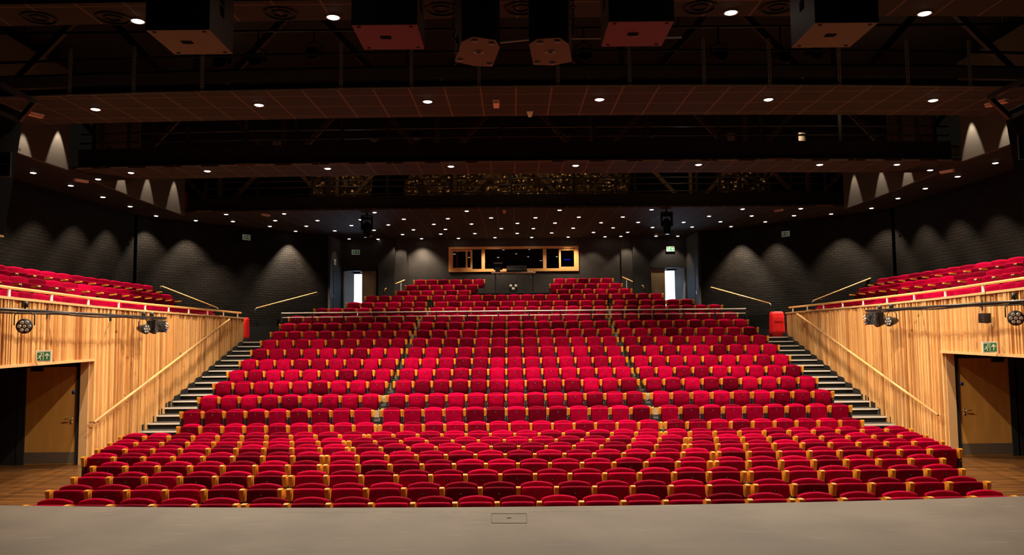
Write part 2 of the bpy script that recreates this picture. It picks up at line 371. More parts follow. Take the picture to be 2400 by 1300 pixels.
for s_,nm,a,b in ((-1,'left',DLX0,DLX1),(1,'right',DRX0,DRX1)):
    s=MB(); xo=s_*8.0; xi=s_*5.0
    lo,hi=sorted((xo,xi)); a0,b0=sorted((a,b))
    s.box(lo,a0,YR+.0,YR+.2,0,z1); s.box(b0,hi,YR,YR+.2,0,z1); s.box(a0,b0,YR,YR+.2,DZ1,z1); s.box(a0,b0,YR,YR+.2,0,DZ0)
    struct(s.build('wall_door_'+nm,'black_wall'),f'black wall around the {nm} rear door','wall')
    # pilasters
    s=MB(); s.box(*sorted((s_*6.2,s_*5.45)),YR-.35,YR-.002,0,z1); struct(s.build('trim_5' if s_<0 else 'trim_6','black_wall'),f'black pilaster between the {nm} rear door and the rear wall','pilaster')
    s=MB(); s.box(*sorted((s_*5.44,s_*4.93)),YR-.12,YR-.002,0,z1); struct(s.build('trim_7' if s_<0 else 'trim_8','dark_plaster'),f'charcoal wall panel projecting at the {nm} end of the rear wall','panel')
    # door assembly
    g=sroot('door_3' if s_<0 else 'door_4',f'{nm} rear doorway with one brown leaf closed and one leaf open to daylight','door')
    fr=MB(); t=.07
    fr.box(a0,a0+t,YR-.02,YR+.2,DZ0,DZ1); fr.box(b0-t,b0,YR-.02,YR+.2,DZ0,DZ1); fr.box(a0,b0,YR-.02,YR+.2,DZ1-t,DZ1); fr.build('door_frame','black_matte',g)
    # closed leaf toward centre side; opening on the outer side
    if s_<0: cl=(at_y(848,650,YR)[0],b0-t)
    else: cl=(a0+t,at_y(1559,650,YR)[0])
    q=MB(); q.box(cl[0],cl[1],YR+.05,YR+.10,DZ0,DZ1-t); lf=q.build('door_leaf','door_beige',g)
    q=MB(); m0=(cl[0]+cl[1])/2; q.box(m0-.4,m0+.1,YR-.0,YR+.05,DZ1-t-.07,DZ1-t-.01) if s_<0 else q.box(m0-.1,m0+.4,YR,YR+.05,DZ1-t-.07,DZ1-t-.01); q.build('door_closer','steel',g)
    # open leaf swung away behind, hinge on the outer jamb
    hx=(a0+t) if s_<0 else (b0-t)
    q=MB(); q.prism([(hx,YR+.18,DZ0),(hx-s_*.04,YR+.18,DZ0),(hx-s_*.30,YR+1.0,DZ0),(hx-s_*.26,YR+1.02,DZ0)],(0,0,DZ1-t-DZ0)); q.build('open_leaf','door_daylit',g)  # daylight falling on the open leaf is put into its pale colour
    # vestibule
    v=MB(); v.use('corridor'); vx0,vx1=a0-.6,b0+.6
    v.box(vx0,vx1,YR+2.4,YR+2.5,DZ0-.1,DZ1+.6); v.box(vx0-.1,vx0,YR+.2,YR+2.5,DZ0-.1,DZ1+.6); v.box(vx1,vx1+.1,YR+.2,YR+2.5,DZ0-.1,DZ1+.6)
    v.use('black_matte').box(vx0,vx1,YR+.2,YR+2.5,DZ0-.1,DZ0); v.box(vx0,vx1,YR+.2,YR+2.5,DZ1+.5,DZ1+.6); v.build('lobby_shell',None,g)
    # lobby window
    if s_<0: wx=(at_y(830,645,YR+2.3)[0],at_y(853,645,YR+2.3)[0])
    else: wx=(at_y(1553,640,YR+2.3)[0],at_y(1581,640,YR+2.3)[0])
    zt=at_y(840 if s_<0 else 1570,642 if s_<0 else 634,YR+2.3)[2]
    q=MB(); q.box(wx[0],wx[1],YR+2.3,YR+2.34,DZ0+.0,zt); q.build('bright_lobby_window','daylight',g)
    q=MB(); q.box(wx[0]-.13,wx[0],YR+2.26,YR+2.38,DZ0,zt+.1); q.box(wx[1],wx[1]+.13,YR+2.26,YR+2.38,DZ0,zt+.1); q.box(wx[0]-.13,wx[1]+.13,YR+2.26,YR+2.38,zt,zt+.3); q.build('lobby_window_frame','black_matte',g)
    lg=bpy.data.lights.new('lobby_daylight','AREA'); lg.energy=110; lg.color=(.55,.75,1); lg.size=.6; lg.size_y=1.6; lg.shape='RECTANGLE'
    lo_=bpy.data.objects.new('lobby_daylight',lg); col.objects.link(lo_); lo_.location=((wx[0]+wx[1])/2,YR+2.2,DZ0+1.2); lo_.rotation_euler=(R(-58),0,0)

# ------------------------------------------------------------------ control room window
g=sroot('window_1','timber framed control room window in the centre of the rear wall','window')
q=MB(); ft=.10; yf=YR-.05
q.box(WX0-.03,WX1+.03,yf,YR+.1,WZ0-.03,WZ0+ft); q.box(WX0-.03,WX1+.03,yf,YR+.1,WZ1-ft+.02,WZ1+.03); q.box(WX0-.03,WX0+ft,yf,YR+.1,WZ0+ft,WZ1-ft+.02); q.box(WX1-ft,WX1+.03,yf,YR+.1,WZ0+ft,WZ1-ft+.02)
q.build('window_frame','window_wood',g)
X=lambda px: at_y(px,605,YR)[0]
for px,wd in ((1132.5,.15),(1276.5,.16)):
    q=MB(); q.box(X(px)-wd/2,X(px)+wd/2,yf+.01,YR+.08,WZ0+ft,WZ1-ft); q.build('mullion','window_wood',g)
for x0,x1,mid in ((1057,1107,1093.5),(1310,1350,None)):
    q=MB(); a,b=X(x0),X(x1); q.box(a,a+.09,YR,YR+.06,WZ0+ft,WZ1-ft); q.box(b-.09,b,YR,YR+.06,WZ0+ft,WZ1-ft); q.box(a+.09,b-.09,YR,YR+.06,WZ0+ft,WZ0+ft+.07); q.box(a+.09,b-.09,YR,YR+.06,WZ1-ft-.07,WZ1-ft)
    if mid: q.box(X(mid)-.04,X(mid)+.04,YR,YR+.06,WZ0+ft+.07,WZ1-ft-.07)
    q.build('sliding_sash','window_wood',g)
for x0,x1 in ((1060,1127),(1137,1272),(1281,1350)):
    q=MB(); q.box(X(x0),X(x1),YR+.07,YR+.078,WZ0+ft,WZ1-ft); q.build('glass_pane','glass',g)
q=MB(); q.box(WX0-.5,WX1+.5,YR+2.5,YR+2.6,4.6,7.2); q.box(WX0-.6,WX0-.5,YR+.2,YR+2.6,4.6,7.2); q.box(WX1+.5,WX1+.6,YR+.2,YR+2.6,4.6,7.2); q.box(WX0-.5,WX1+.5,YR+.2,YR+2.6,7.1,7.2); q.box(WX0-.5,WX1+.5,YR+.2,YR+2.6,4.6,4.7)
q.build('booth_shell','black_wall',g)
q=MB(); q.box(X(1069)-.03,X(1069)+.06,YR+.5,YR+.56,4.7,7.1); q.build('inner_post','window_wood',g)
p=at_y(1329,608,YR+1.2); q=MB(); q.box(p[0]-.16,p[0]+.16,YR+1.2,YR+1.23,p[2]-.025,p[2]+.025); q.build('blue_indicator_strip','blue_led',g)

# ------------------------------------------------------------------ ceilings
def slab(name,poly,th,matn,label):
    vs=[(x,y,zc(y)) for x,y in poly]; s=MB(); s.prism([(a,b,c) for a,b,c in vs],(0,0,th)); return struct(s.build(name,matn),label,'ceiling')
XS=[i*.5 for i in range(-22,23)]
def strip(name,n0,k0,f0,k1,xw,label,th=.06):
    xs=[-xw+2*xw*i/24 for i in range(25)]
    slab(name,[(x,n0+k0*x*x) for x in xs]+[(x,f0+k1*x*x) for x in xs[::-1]],th,'ceiling_tile',label)
strip('ceiling_strip_front',9.5,.001,10.13,.0028,12,'foremost dark tiled ceiling strip above the stage speakers')
strip('ceiling_strip_middle',13.2,.0042,15.05,.0036,11,'middle dark tiled ceiling strip with six downlights')
strip('ceiling_strip_rear',19.42,.0027,20.92,.0035,11.02,'rear dark tiled ceiling strip behind the second lighting bridge')
xs=[-11.44+22.88*i/20 for i in range(21)]
poly=[(x,27.25+.0018*x*x) for x in xs]
rr=[(-x,y) for x,y in curve if y>28.2]; lf=[(x,y) for x,y in curve if y>28.2]
poly=poly+[(13.3,27.4),(13.3,28.2)]+rr+[(7.98,37),(-7.98,37)]+lf[::-1]+[(-13.3,28.2),(-13.3,27.4)]
slab('ceiling',poly,.06,'ceiling_tile','dark tiled rear ceiling dotted with small downlights')
for s_,nm in ((-1,'left'),(1,'right')):
    slab('ceiling_side_'+nm,[(s_*x,y) for x,y in ((11,8),(13.3,8),(13.3,27.4),(11.44,27.48),(11.35,21.32),(10.0,21.27),(11.02,19.75))][::s_],.06,'side_ceiling',f'dark side ceiling above the {nm} gallery')
    for j,(p,q2,zt,lb) in enumerate((((11.0,15.4),(11.02,19.45),9.3,'front'),((11.35,21.3),(11.44,27.45),9.3,'rear'))):
        pts=smooth([(s_*p[0],p[1]),(s_*(p[0]+.12),(p[1]+q2[1])/2),(s_*q2[0],q2[1])],6)
        o=ribbon('bulkhead',pts,zc(p[1])-.02,zt,'drum_panel',.1,s_); struct(o,f'curved grey bulkhead panel above the {nm} side ceiling, {lb} one','bulkhead')
        ee=MB(); ee.smooth=True; ee.tube([(x-s_*.03,y,zc(y)+.01) for x,y in pts],.018,6); ee.tube([(x-s_*.01,y,zc(y)+.62) for x,y in pts],.012,6); ee.build('edge_trim','strap',o)
s=MB(); s.box(-13.5,13.5,6,37.5,9.7,9.8); struct(s.build('roof_deck','void_black'),'black roof deck seen above the lighting bridges','roof')
for j,(y0) in enumerate((15.9,21.4,30.6)):
    s=MB(); s.box(-13.5,13.5,y0+(1.6 if j==0 else 1.6 if j==1 else .2),y0+(1.7 if j<2 else .3),zc(y0)+.5,9.7) if False else None
# added board blocking the lit roof, then back closure of void above rear ceiling
s=MB(); s.box(-11.3,11.3,24.0,24.08,7.62,9.7); struct(s.build('void_blocker','void_black'),'added black board hiding the lit roof behind the truss of the middle void','wall')
s=MB(); s.box(-13.5,13.5,31.5,31.6,7.2,9.7); struct(s.build('void_wall','void_black'),'black wall closing the roof void','wall')

# ------------------------------------------------------------------ lighting bridges, trusses
def bridge(y,k,xw,zf,label,rail,posts,hang=None,chan=None):
    g=thing('lighting_bridge',label,'lighting bridge',(0,y,zc(y)+.07))
    def arc(s,z0,z1,dy=0,t=.05):
        n=24
        for i in range(n):
            x0=-xw+2*xw*i/n; x1=-xw+2*xw*(i+1)/n
            s.prism([(x0,y+k*x0*x0+dy,z0),(x1,y+k*x1*x1+dy,z0),(x1,y+k*x1*x1+dy+t,z0),(x0,y+k*x0*x0+dy+t,z0)],(0,0,z1-z0))
    b=zc(y)+.065
    s=MB(); arc(s,b,b+zf,.06); s.build('fascia_board','void_black',g)
    s=MB(); arc(s,b-.06,b-.035,-.03,.03); s.build('edge_trim','strap',g)
    s=MB(); arc(s,b+.0,b+.03,.3,.8); s.build('walkway','black_metal',g)
    for h in rail:
        s=MB(); s.smooth=True; s.tube([(x,y+k*x*x+.15,b+h) for x in [-xw+2*xw*i/24 for i in range(25)]],.024,6); s.build('guard_rail','pipe_black',g)
    for x in posts:
        s=MB(); s.box(x-.04,x+.04,y+k*x*x+.12,y+k*x*x+.18,b,b+max(rail)+.6); s.build('post','black_metal',g)
    if chan:
        s=MB(); arc(s,b+chan[0],b+chan[1],-.01,.06); s.build('steel_channel','channel_grey',g)
    for x in (hang or []):
        s=MB(); yy=y+k*x*x-.04; z0=b-.03; z1=b+.75
        s.box(x-.028,x-.010,yy,yy+.012,z0,z1); s.box(x+.010,x+.028,yy,yy+.012,z0,z1)
        z=z0
        while z<z1: s.box(x-.012,x+.012,yy,yy+.012,z,z+.022); z+=.055
        s.box(x-.03,x+.03,yy,yy+.09,z0-.02,z0+.02); s.build('perforated_strap','strap',g)
    return g
hx=[at_y(px,195,13.25)[0] for px in (150,306,471,800,965,1123,1307,1475,1650,1805,1972,2137,2290)]
bridge(13.22,.0042,10.9,.09,'front lighting bridge with perforated hanging straps above the middle ceiling strip',(.36,.62),[],hx,(.12,.30))
bridge(19.45,.0027,10.9,.45,'middle lighting bridge with black fascia above the rear ceiling strip',(.62,.85),[at_y(px,340,19.5)[0] for px in (218,345,430,570,690,800,910,1180,1395,1520,1690,1790,1980,2170)])
bridge(27.3,.0018,11.3,.44,'rearmost lighting bridge with dark posts above the tiled rear ceiling',(.52,.78,1.0),[at_y(px,430,27.4)[0] for px in (476,600,730,770,907,1058,1198,1345,1489,1634,1690,1775,1858,1940)])
def truss(y,label,zb):
    g=thing('roof_truss',label,'roof truss',(0,y,zb)); tm='timber_lit' if y>25 else 'timber_dim' if y>20 else 'timber_shaded'  # one timber in three tones: each void's light level is in the colour
    s=MB(); s.beam((-13,y,zb),(13,y,zb),.12,.12); s.build('bottom_chord',tm,g)
    s=MB(); s.beam((-13,y,zb+2.25),(13,y,zb+2.25),.12,.12); s.build('top_chord',tm,g)
    for k in range(-3,4):
        a=k*4.27
        for d in (-2.1,2.1):
            if abs(a+d)<13: s=MB(); s.beam((a+d*.06,y,zb+2.2),(a+d,y,zb+.06),.13,.10,up=(0,1,0)); s.build('diagonal_brace',tm,g)
        if abs(a+2.135)<13: s=MB(); s.beam((a+2.135,y,zb),(a+2.135,y,zb+2.2),.11,.11); s.build('upright',tm,g)
truss(15.9,'front roof truss with timber coloured diagonals above the first void',7.22)
truss(22.0,'roof truss with diagonal braces seen above the middle lighting bridge',7.3)
truss(28.9,'rear roof truss with diagonal braces behind the rearmost lighting bridge',7.14)
# screens behind bridges & foil
for y,z0,z1,x0,x1,nm in ((30.2,7.3,9.6,at_y(950,430,30.2)[0],at_y(1480,430,30.2)[0],'widest sheet of crinkled foil insulation, behind the rear truss at centre'),
                      (30.2,7.3,9.6,at_y(725,430,30.2)[0],at_y(870,430,30.2)[0],'sheet of crinkled foil insulation behind the rear truss, left of centre'),
                      (30.2,7.3,9.6,at_y(1680,430,30.2)[0],at_y(1812,430,30.2)[0],'sheet of crinkled foil insulation behind the rear truss, right of centre')):
    s=MB(); nx=int((x1-x0)/.22);nz=9; rnd=random.Random(int(x0*10))
    vs=[];fs=[]
    for j in range(nz+1):
        for i in range(nx+1): vs.append((x0+(x1-x0)*i/nx+rnd.uniform(-.05,.05),y+rnd.uniform(-.13,.13),z0+(z1-z0)*j/nz+rnd.uniform(-.05,.05)))
    for j in range(nz):
        for i in range(nx): a=j*(nx+1)+i; fs+=[(a,a+1,a+nx+2),(a,a+nx+2,a+nx+1)]
    n0=len(vs); vs+= [(x,yy+.05,z) for x,yy,z in vs]; fs+=[tuple(i+n0 for i in f[::-1]) for f in fs]
    s.add(vs,fs); tag(s.build('foil_insulation','foil'),nm,'insulation')
# dim work lamps inside the voids
for x,y,z,p in ((-6,26.6,9.3,26),(0,26.6,9.3,34),(6,26.6,9.3,26),(-7,18.3,9.2,3),(8.6,18.0,8.6,9)):
    l=bpy.data.lights.new('void_work_lamp','POINT'); l.energy=p; l.color=(1,.66,.36); l.shadow_soft_size=.1
    o=bpy.data.objects.new('void_work_lamp',l); col.objects.link(o); o.location=(x,y,z)
q=at_y(433,448,27.9); q=(q[0],q[1],zc(27.9)+.06+.36); s=MB(); s.smooth=True; s.tube([(q[0],27.9,q[2]-.36),(q[0],27.9,q[2]-.3),(q[0],27.9,q[2]+.3),(q[0],27.9,q[2]+.36)],[.06,.1,.1,.05],14)
tag(s.build('red_cylinder','red_enamel'),'red upright cylinder at the left end of the rearmost lighting bridge','cylinder')
s=MB(); a=at_y(2090,352,20.3);b=at_y(2250,352,20.3); s.box(a[0],b[0],20.3,20.38,a[2]-.13,a[2]+.13)
tag(s.build('yellow_lit_beam','yellow_lit'),'beam coloured for the yellow light at the right end of the middle lighting bridge','beam')  # yellow light at this end is put into the beam colour

# ------------------------------------------------------------------ theatre lanterns in the voids
PZ=(at_y(1200,135,14.3)[2]+.6,at_y(1200,318,21.1)[2]+.6)
def lantern(px,py,y,r,label,sq=False):
    p=at_y(px,py,y); g=thing('stage_lantern',label,'stage light',(p[0],y,p[2]))
    s=MB(); s.smooth=True
    a=Vector((p[0],y,p[2])); d=Vector((0,.42,.16))
    s.tube([a,a+d*.15,a+d*.7,a+d],[r,r,r*.8,r*.45],16); s.build('body','black_metal',g)
    s=MB(); s.smooth=True; s.tube([a-d*.03,a+d*.02],[r*.86,r*.86],16); s.build('lens','screen_dark',g)
    s=MB()
    if sq:
        s.box(p[0]-r,p[0]+r,y-.04,y-.03,p[2]-r,p[2]+r); s.build('gel_frame','chrome' if sq==2 else 'plastic_pink',g)
    else:
        for k in range(16):
            t=2*math.pi*k/16;t2=2*math.pi*(k+1)/16; s.beam(a+Vector((math.cos(t)*r,-.02,math.sin(t)*r)),a+Vector((math.cos(t2)*r,-.02,math.sin(t2)*r)),.012,.02)
        s.build('rim','steel',g)
    s=MB(); s.tube([a+Vector((-r-.03,.15,0)),a+Vector((-r-.03,.15,r+.1)),a+Vector((0,.15,r+.16)),a+Vector((r+.03,.15,r+.1)),a+Vector((r+.03,.15,0))],.012,6)
    s.tube([a+Vector((0,.15,r+.16)),Vector((p[0],y+.15,PZ[y>18]))],.015,6); s.build('yoke','black_metal',g)
def lpipe(y,z,label,xs):
    g=thing('lantern_pipe',label,'pipe',(0,y,z)); s=MB(); s.smooth=True; s.tube([(-10.5,y,z),(10.5,y,z)],.024,8); s.build('pipe','pipe_black',g)
    for x in xs: s=MB(); s.smooth=True; s.tube([(x,y,z),(x,y,9.7)],.015,6); s.build('drop_rod','pipe_black',g)
lpipe(14.45,at_y(1200,135,14.3)[2]+.6,'black pipe carrying the front row of stage lanterns',(-9,-3,3,9))
lpipe(21.25,at_y(1200,318,21.1)[2]+.6,'black pipe carrying the middle row of stage lanterns',(-9,-3,3,9))
for i,(px,py) in enumerate(((515,145),(598,140),(732,125),(1370,127),(1690,128),(1837,132),(1912,125))):
    lantern(px,py,14.3,.115,f'round black stage lantern above the front lighting bridge, {nth(i,7)}')
for i,(px,py) in enumerate(((878,323),(977,320),(1175,315),(1330,313),(1527,312))):
    lantern(px,py,21.1,.125,f'round black stage lantern above the middle lighting bridge, {nth(i,5)}')
lantern(650,341,21.1,.11,'stage lantern with pale square front left of centre in the middle void',1)
lantern(1713,321,21.1,.10,'stage lantern with pale square front right of centre in the middle void',1)
lantern(1880,321,21.1,.11,'stage lantern with shiny bronze square front in the middle void',2)

# ------------------------------------------------------------------ downlights
dl_lens=MB(); dl_lens.smooth=True
def lens_mesh(r):
    s=MB(); s.smooth=True; n=16; vs=[];fs=[]
    for j,(rr,z) in enumerate(((r,0),(r*.93,-.008),(r*.75,-.015),(r*.4,-.020))):
        for k in range(n): t=2*math.pi*k/n; vs.append((rr*math.cos(t),rr*math.sin(t),z))
    for j in range(3):
        for k in range(n): fs.append((j*n+k,j*n+n+k,j*n+n+(k+1)%n,j*n+(k+1)%n))
    fs.append(tuple(3*n+k for k in range(n))[::-1]); fs.append(tuple(range(n))); s.add(vs,fs); return s
def ring_mesh(r0,r1,z0,z1,n=20):
    s=MB(); s.smooth=True; vs=[];fs=[]
    for rr,z in ((r0,z1),(r0,z0),(r1,z0),(r1,z1)):
        for k in range(n): t=2*math.pi*k/n; vs.append((rr*math.cos(t),rr*math.sin(t),z))
    for j in range(4):
        for k in range(n): fs.append((j*n+k,j*n+(k+1)%n,((j+1)%4)*n+(k+1)%n,((j+1)%4)*n+k))
    s.add(vs,fs); return s
proto={}
def mk_dl(kind,r):
    g=bpy.data.objects.new('ceiling_downlight',None); col.objects.link(g)
    a=ring_mesh(r,r+.018,-.008,.004).build('trim_ring','lamp_trim',g); b=lens_mesh(r).build('lamp_lens','lamp_glow',g)
    proto[kind]=[g,False]
mk_dl('big',.078); mk_dl('small',.070)
def downlight(kind,p,label,group):
    g0,used=proto[kind]
    if not used: g=g0; proto[kind][1]=True
    else:
        g=g0.copy(); col.objects.link(g)
        for c in g0.children: d=c.copy(); col.objects.link(d); d.parent=g
    g.location=(p[0],p[1],p[2]-.006); tag(g,label,'ceiling light',group)
for nm,row,dz in (('foremost',[(323,48),(781,39),(1713,28),(2167,30)],0),('middle',[(224,255),(607,245),(1002,237),(1405,232),(1801,232),(2187,234)],0),('rear',[(486,400),(768,394),(1057,389),(1349,387),(1637,385),(1921,385)],0)):
    for i,(px,py) in enumerate(row):
        p=at_ceil(px,py); downlight('big',p,f'bright round downlight in the {nm} ceiling strip, {nth(i,len(row))} of {len(row)}',f'downlights of the {nm} ceiling strip')
        spot('downlight_beam',(p[0],p[1],p[2]-.08),P_STRIP*{'foremost':.3,'middle':.95,'rear':1.35}[nm],96 if nm=='foremost' else 142,.6,(p[0],p[1],0),size=.05)
mainL=[(530,501.5),(666,500),(878,497),(1094,493.8),(1311.4,491.6),(1527.3,490.3),(1740.5,489),(1876.6,488),(645,516),(744,516),(845,514),(946.5,512.7),(1049.5,511.4),(1151,509.7),(1255,509.3),(1356.7,508),(1459.6,507.5),(1661.6,505.8),(1761.6,505),(1861,504.5),(718,529),(632.5,529.5),(823.7,527.4),(910,526),(1016.7,524.8),(1105,524),(1212.8,522.2),(1300.7,521.8),(1408.8,521),(1495.8,520),(1602,520),(1688.3,518.7),(784.6,540),(876.7,538.6),(969,537.7),(1044,536.4),(1175,534.7),(1250,534.7),(1343.3,533.8),(1436.8,533),(1529.4,532),(1622,531),(943.5,548.5),(1033,547.6),(1113,546.3),(1212,546),(1293,545),(1391,543.7),(1471.3,543.3),(886,559.7),(988,558.4),(1074.5,557.5),(1160,556),(1246,555.4),(1331.7,554.5),(1417.8,554),(1537.6,552.4),(1588.5,552.4)]
rows=[[] for _ in range(6)]
for px,py in mainL:
    c=py+.0096*(px-1200); k=sum(c>t for t in (502,517,530,541,551.5)); rows[k].append((px,py))
RN=['front','second','third','fourth','fifth','rearmost']
for k,rw in enumerate(rows):
    rw.sort()
    for i,(px,py) in enumerate(rw):
        p=at_ceil(px,py); p=(p[0],min(p[1],36.6),zc(min(p[1],36.6)))
        downlight('small',p,f'small downlight in the {RN[k]} row of the rear ceiling, {nth(i,len(rw))}','small downlights of the rear ceiling')
        if k==0 and px not in (878,1527.3): spot('downlight_beam',(p[0],p[1],p[2]-.08),P_MAIN*1.9,125 if abs(p[0])<7 else 84,.8,(p[0],p[1],0),size=.05)
        elif (i+k)%2==0 and px not in (845,878,876.7,1527.3,1537.6,1588.5): spot('downlight_beam',(p[0],p[1],p[2]-.08),P_MAIN,110 if abs(p[0])<5 else 76,.8,(p[0],p[1],0),size=.05)
sideL={'left':[(78,404),(166,434),(230,419),(241,461),(305,483),(307,404),(366,505)],'right':[(2333,381),(2244.5,412.7),(2180,397.7),(2168.7,440.7),(2104.5,464),(2102,384.7),(2042.5,487)]}
for nm,rw in sideL.items():
    for i,(px,py) in enumerate(rw):
        p=at_ceil(px,py); out='outer' if abs(p[0])>11.6 else 'inner'; downlight('small',p,f'small downlight in the {nm} side ceiling, {out} line, {ORD[i]} nearest the stage','downlights of the side ceilings')
        if out=='outer': spot('wall_washer_beam',(p[0],p[1],p[2]-.08),P_SCALLOP*1.7,94,.6,(p[0]*1.0,p[1],0),size=.03)
        else: spot('downlight_beam',(p[0],p[1],p[2]-.08),P_MAIN,110,.8,(p[0],p[1],0),size=.05)
wl_={'left':[(459,516),(546,518),(632,533) ,(693,541)],'right':[(1948,500.6),(1793.5,519),(1713.3,530)]}
for nm,rw in wl_.items():
    for i,(px,py) in enumerate(rw):
        if (px,py)==(632,533): continue
        p=at_ceil(px,py); 
        downlight('small',p,f'small downlight beside the curved {nm} brick wall, {ORD[i]} counting towards the rear','downlights by the curved walls')
        spot('wall_washer_beam',(p[0],p[1],p[2]-.08),P_SCALLOP*(6 if px in(693,1713.3) else 2.9),86,.65,(p[0],p[1],0),size=.03)
for px,py,sd in ((818.5,560.6,'left'),(1455.4,562.5,'right')):
    p=at_y(px,py,36.35); p=(p[0],36.35,zc(36.35)); downlight('small',p,f'small downlight close to the rear wall by the {sd} rear door','downlights by the rear doors')
for x,y,p_ in ((-7.4,35.6,25),(-5.2,36.4,90),(-4.1,36.35,100),(-1.3,36.2,50),(1.4,36.2,50),(3.6,36.35,70),(5.15,36.35,110),(7.2,36.5,110)):
    spot('wall_washer_beam',(x,y,zc(y)-.08),p_*1.1,97,.5,(x,y,0),size=.03)
# lamps washing the bulkheads
for s_ in (-1,1):
    for px,py in ((347,440),(408,450),(283,436),(125,340),(50,330)):
        x=-11.35 if px>200 else -11.05
        q=at_x(px,py,x); spot('bulkhead_lamp_beam',(s_*(abs(q[0])-.28),q[1],q[2]+1.05-(0 if px>200 else .30)),P_DRUM*(.7 if px>200 else .8),44,.3,(s_*(abs(q[0])-.20),q[1],0),size=.02)

# vents in the foremost strip, detectors, emergency lights
for i,(px,py) in enumerate(((92,41),(265,41),(658,30),(1035,20),(1222,18),(1640,16),(1822,16))):
    p=at_ceil(px,py); g=thing('ceiling_diffuser',f'round air diffuser in the foremost ceiling strip, {nth(i,7)}','air vent',(p[0],p[1],p[2]),'round air diffusers')
    for r_ in (.10,.20):
        q=ring_mesh(r_-.012,r_+.012,-.02,.0); m_=MB(); m_.smooth=True; m_.extend(q,Matrix.Translation(p)); m_.build('diffuser_ring','side_ceiling',g)
def emer(px,py,lab,L_=.36,rot=0):
    p=at_ceil(px,py); g=thing('emergency_light',lab,'emergency light',p); c,s2=math.cos(rot),math.sin(rot)
    for nm,w_,z0,z1,l_,mt in (('base',.055,-.015,.0,L_,'white_plastic'),('diffuser',.05,-.06,-.015,L_*.94,'plastic_pink')):
        q=MB(); a=Vector((c,s2,0))*l_/2; b=Vector((-s2,c,0))*w_; o=Vector(p)
        q.prism([o-a-b*.8+Vector((0,0,z0)),o-a*.9-b+Vector((0,0,z0)),o+a*.9-b+Vector((0,0,z0)),o+a-b*.8+Vector((0,0,z0)),o+a+b*.8+Vector((0,0,z0)),o+a*.9+b+Vector((0,0,z0)),o-a*.9+b+Vector((0,0,z0)),o-a+b*.8+Vector((0,0,z0))],(0,0,z1-z0)); q.build(nm,mt,g)
emer(76,264,'pinkish bulkhead emergency light in the middle ceiling strip, far left beside hanging speaker',.40,R(60))
emer(2335,238,'pinkish bulkhead emergency light in the middle ceiling strip, far right beside hanging speaker',.40,R(120))
emer(190,421,'pinkish emergency light on the left side ceiling',.40,R(60)); emer(2220,399,'pinkish emergency light on the right side ceiling',.40,R(120))
emer(623,502,'pinkish emergency light on the left of the rear ceiling',.36,R(60)); emer(1825,491,'pinkish emergency light on the right of the rear ceiling',.36,R(120))
emer(1182,494,'pinkish emergency light at the centre of the rear ceiling',.34,R(90)); emer(868,552,'pinkish emergency light on the rear ceiling near the left door',.3,R(90)); emer(1538,548,'pinkish emergency light on the rear ceiling near the right door',.3,R(90))
emer(1163,240,'pinkish box emergency light near the centre of the middle ceiling strip',.34,R(90))
p=at_ceil(1242,261); s=MB(); s.smooth=True; s.tube([(p[0],p[1],p[2]),(p[0],p[1],p[2]-.02),(p[0],p[1],p[2]-.03),(p[0],p[1],p[2]-.10)],[.06,.06,.05,.032],16)
tag(s.build('smoke_detector','white_plastic'),'small white cone shaped detector under the middle ceiling strip','detector')
for px,py,X_,sd in ((295,572,-13.28,'left'),(2113,553,13.28,'right')):
    q=at_x(px,py,X_); s=MB(); s.use('red_enamel'); x=X_; y=min(q[1],27.4); sg=-1 if X_<0 else 1
    s.box(*sorted((x,x-sg*.05)),y-.12,y+.12,q[2]-.08,q[2]+.08); s.use('plastic_pink').box(*sorted((x-sg*.05,x-sg*.08)),y-.06,y+.06,q[2]-.05,q[2]+.05)
    tag(s.build('alarm_sounder'),f'small red and pink alarm sounder on the {sd} brick wall','alarm')

# ------------------------------------------------------------------ exit signs
def exit_sign(o,ux,w_,h_,arrow,label,flip=False):
    """o centre, ux horizontal unit vector (image right), facing the stage"""
    g=thing('exit_sign',label,'exit sign',o); o=Vector(o); u=Vector(ux).normalized(); z=Vector((0,0,1)); n=u.cross(z)  # toward viewer
    def rect(s,a,b,c,d,off,t=.012):
        P0=o+u*a+z*c+n*off; s.prism([P0,P0+u*(b-a),P0+u*(b-a)+z*(d-c),P0+z*(d-c)],n*t)
    s=MB(); rect(s,-w_/2,w_/2,-h_/2,h_/2,0,.03); s.build('housing','sign_white',g)
    s=MB(); rect(s,-w_*.42,w_*.42,-h_*.38,h_*.38,.031,.002); s.build('green_panel','sign_green',g)
    k=-1 if not flip else 1
    s=MB(); c0=k*w_*.22; hh=h_
    def ln(x0,y0,x1,y1,t): s.beam(o+u*(c0+x0*hh)+z*y0*hh+n*.036,o+u*(c0+x1*hh)+z*y1*hh+n*.036,t*hh,.003,up=n)
    ln(.05,.05,-.06,-.1,.10); ln(-.06,-.1,.05,-.2,.06); ln(.05,-.2,.02,-.32,.06); ln(-.06,-.1,-.2,-.22,.06); ln(.05,.05,.18,-.02,.05); ln(.05,.05,-.12,.03,.05); ln(.09,.13,.09,.24,.11)
    ln(-.3,-.32,-.3,.32,.05); ln(-.3,.32,.25,.32,.04); ln(.25,-.32,.25,.32,.04)
    s.build('running_figure','sign_figure',g)
    s=MB(); c1=-k*w_*.22
    ang={'up':90,'right':0,'left':180}[arrow]; ca,sa=math.cos(R(ang)),math.sin(R(ang))
    def pt(x,y): X_=x*ca-y*sa; Y_=x*sa+y*ca; return o+u*(c1+X_*hh)+z*(Y_*hh)+n*.034
    s.prism([pt(*p) for p in ((-.27,-.035),(.1,-.035),(-.02,-.16),(.06,-.18),(.27,0),(.06,.18),(-.02,.16),(.1,.035),(-.27,.035))],n*.004); s.build('arrow','sign_figure',g)

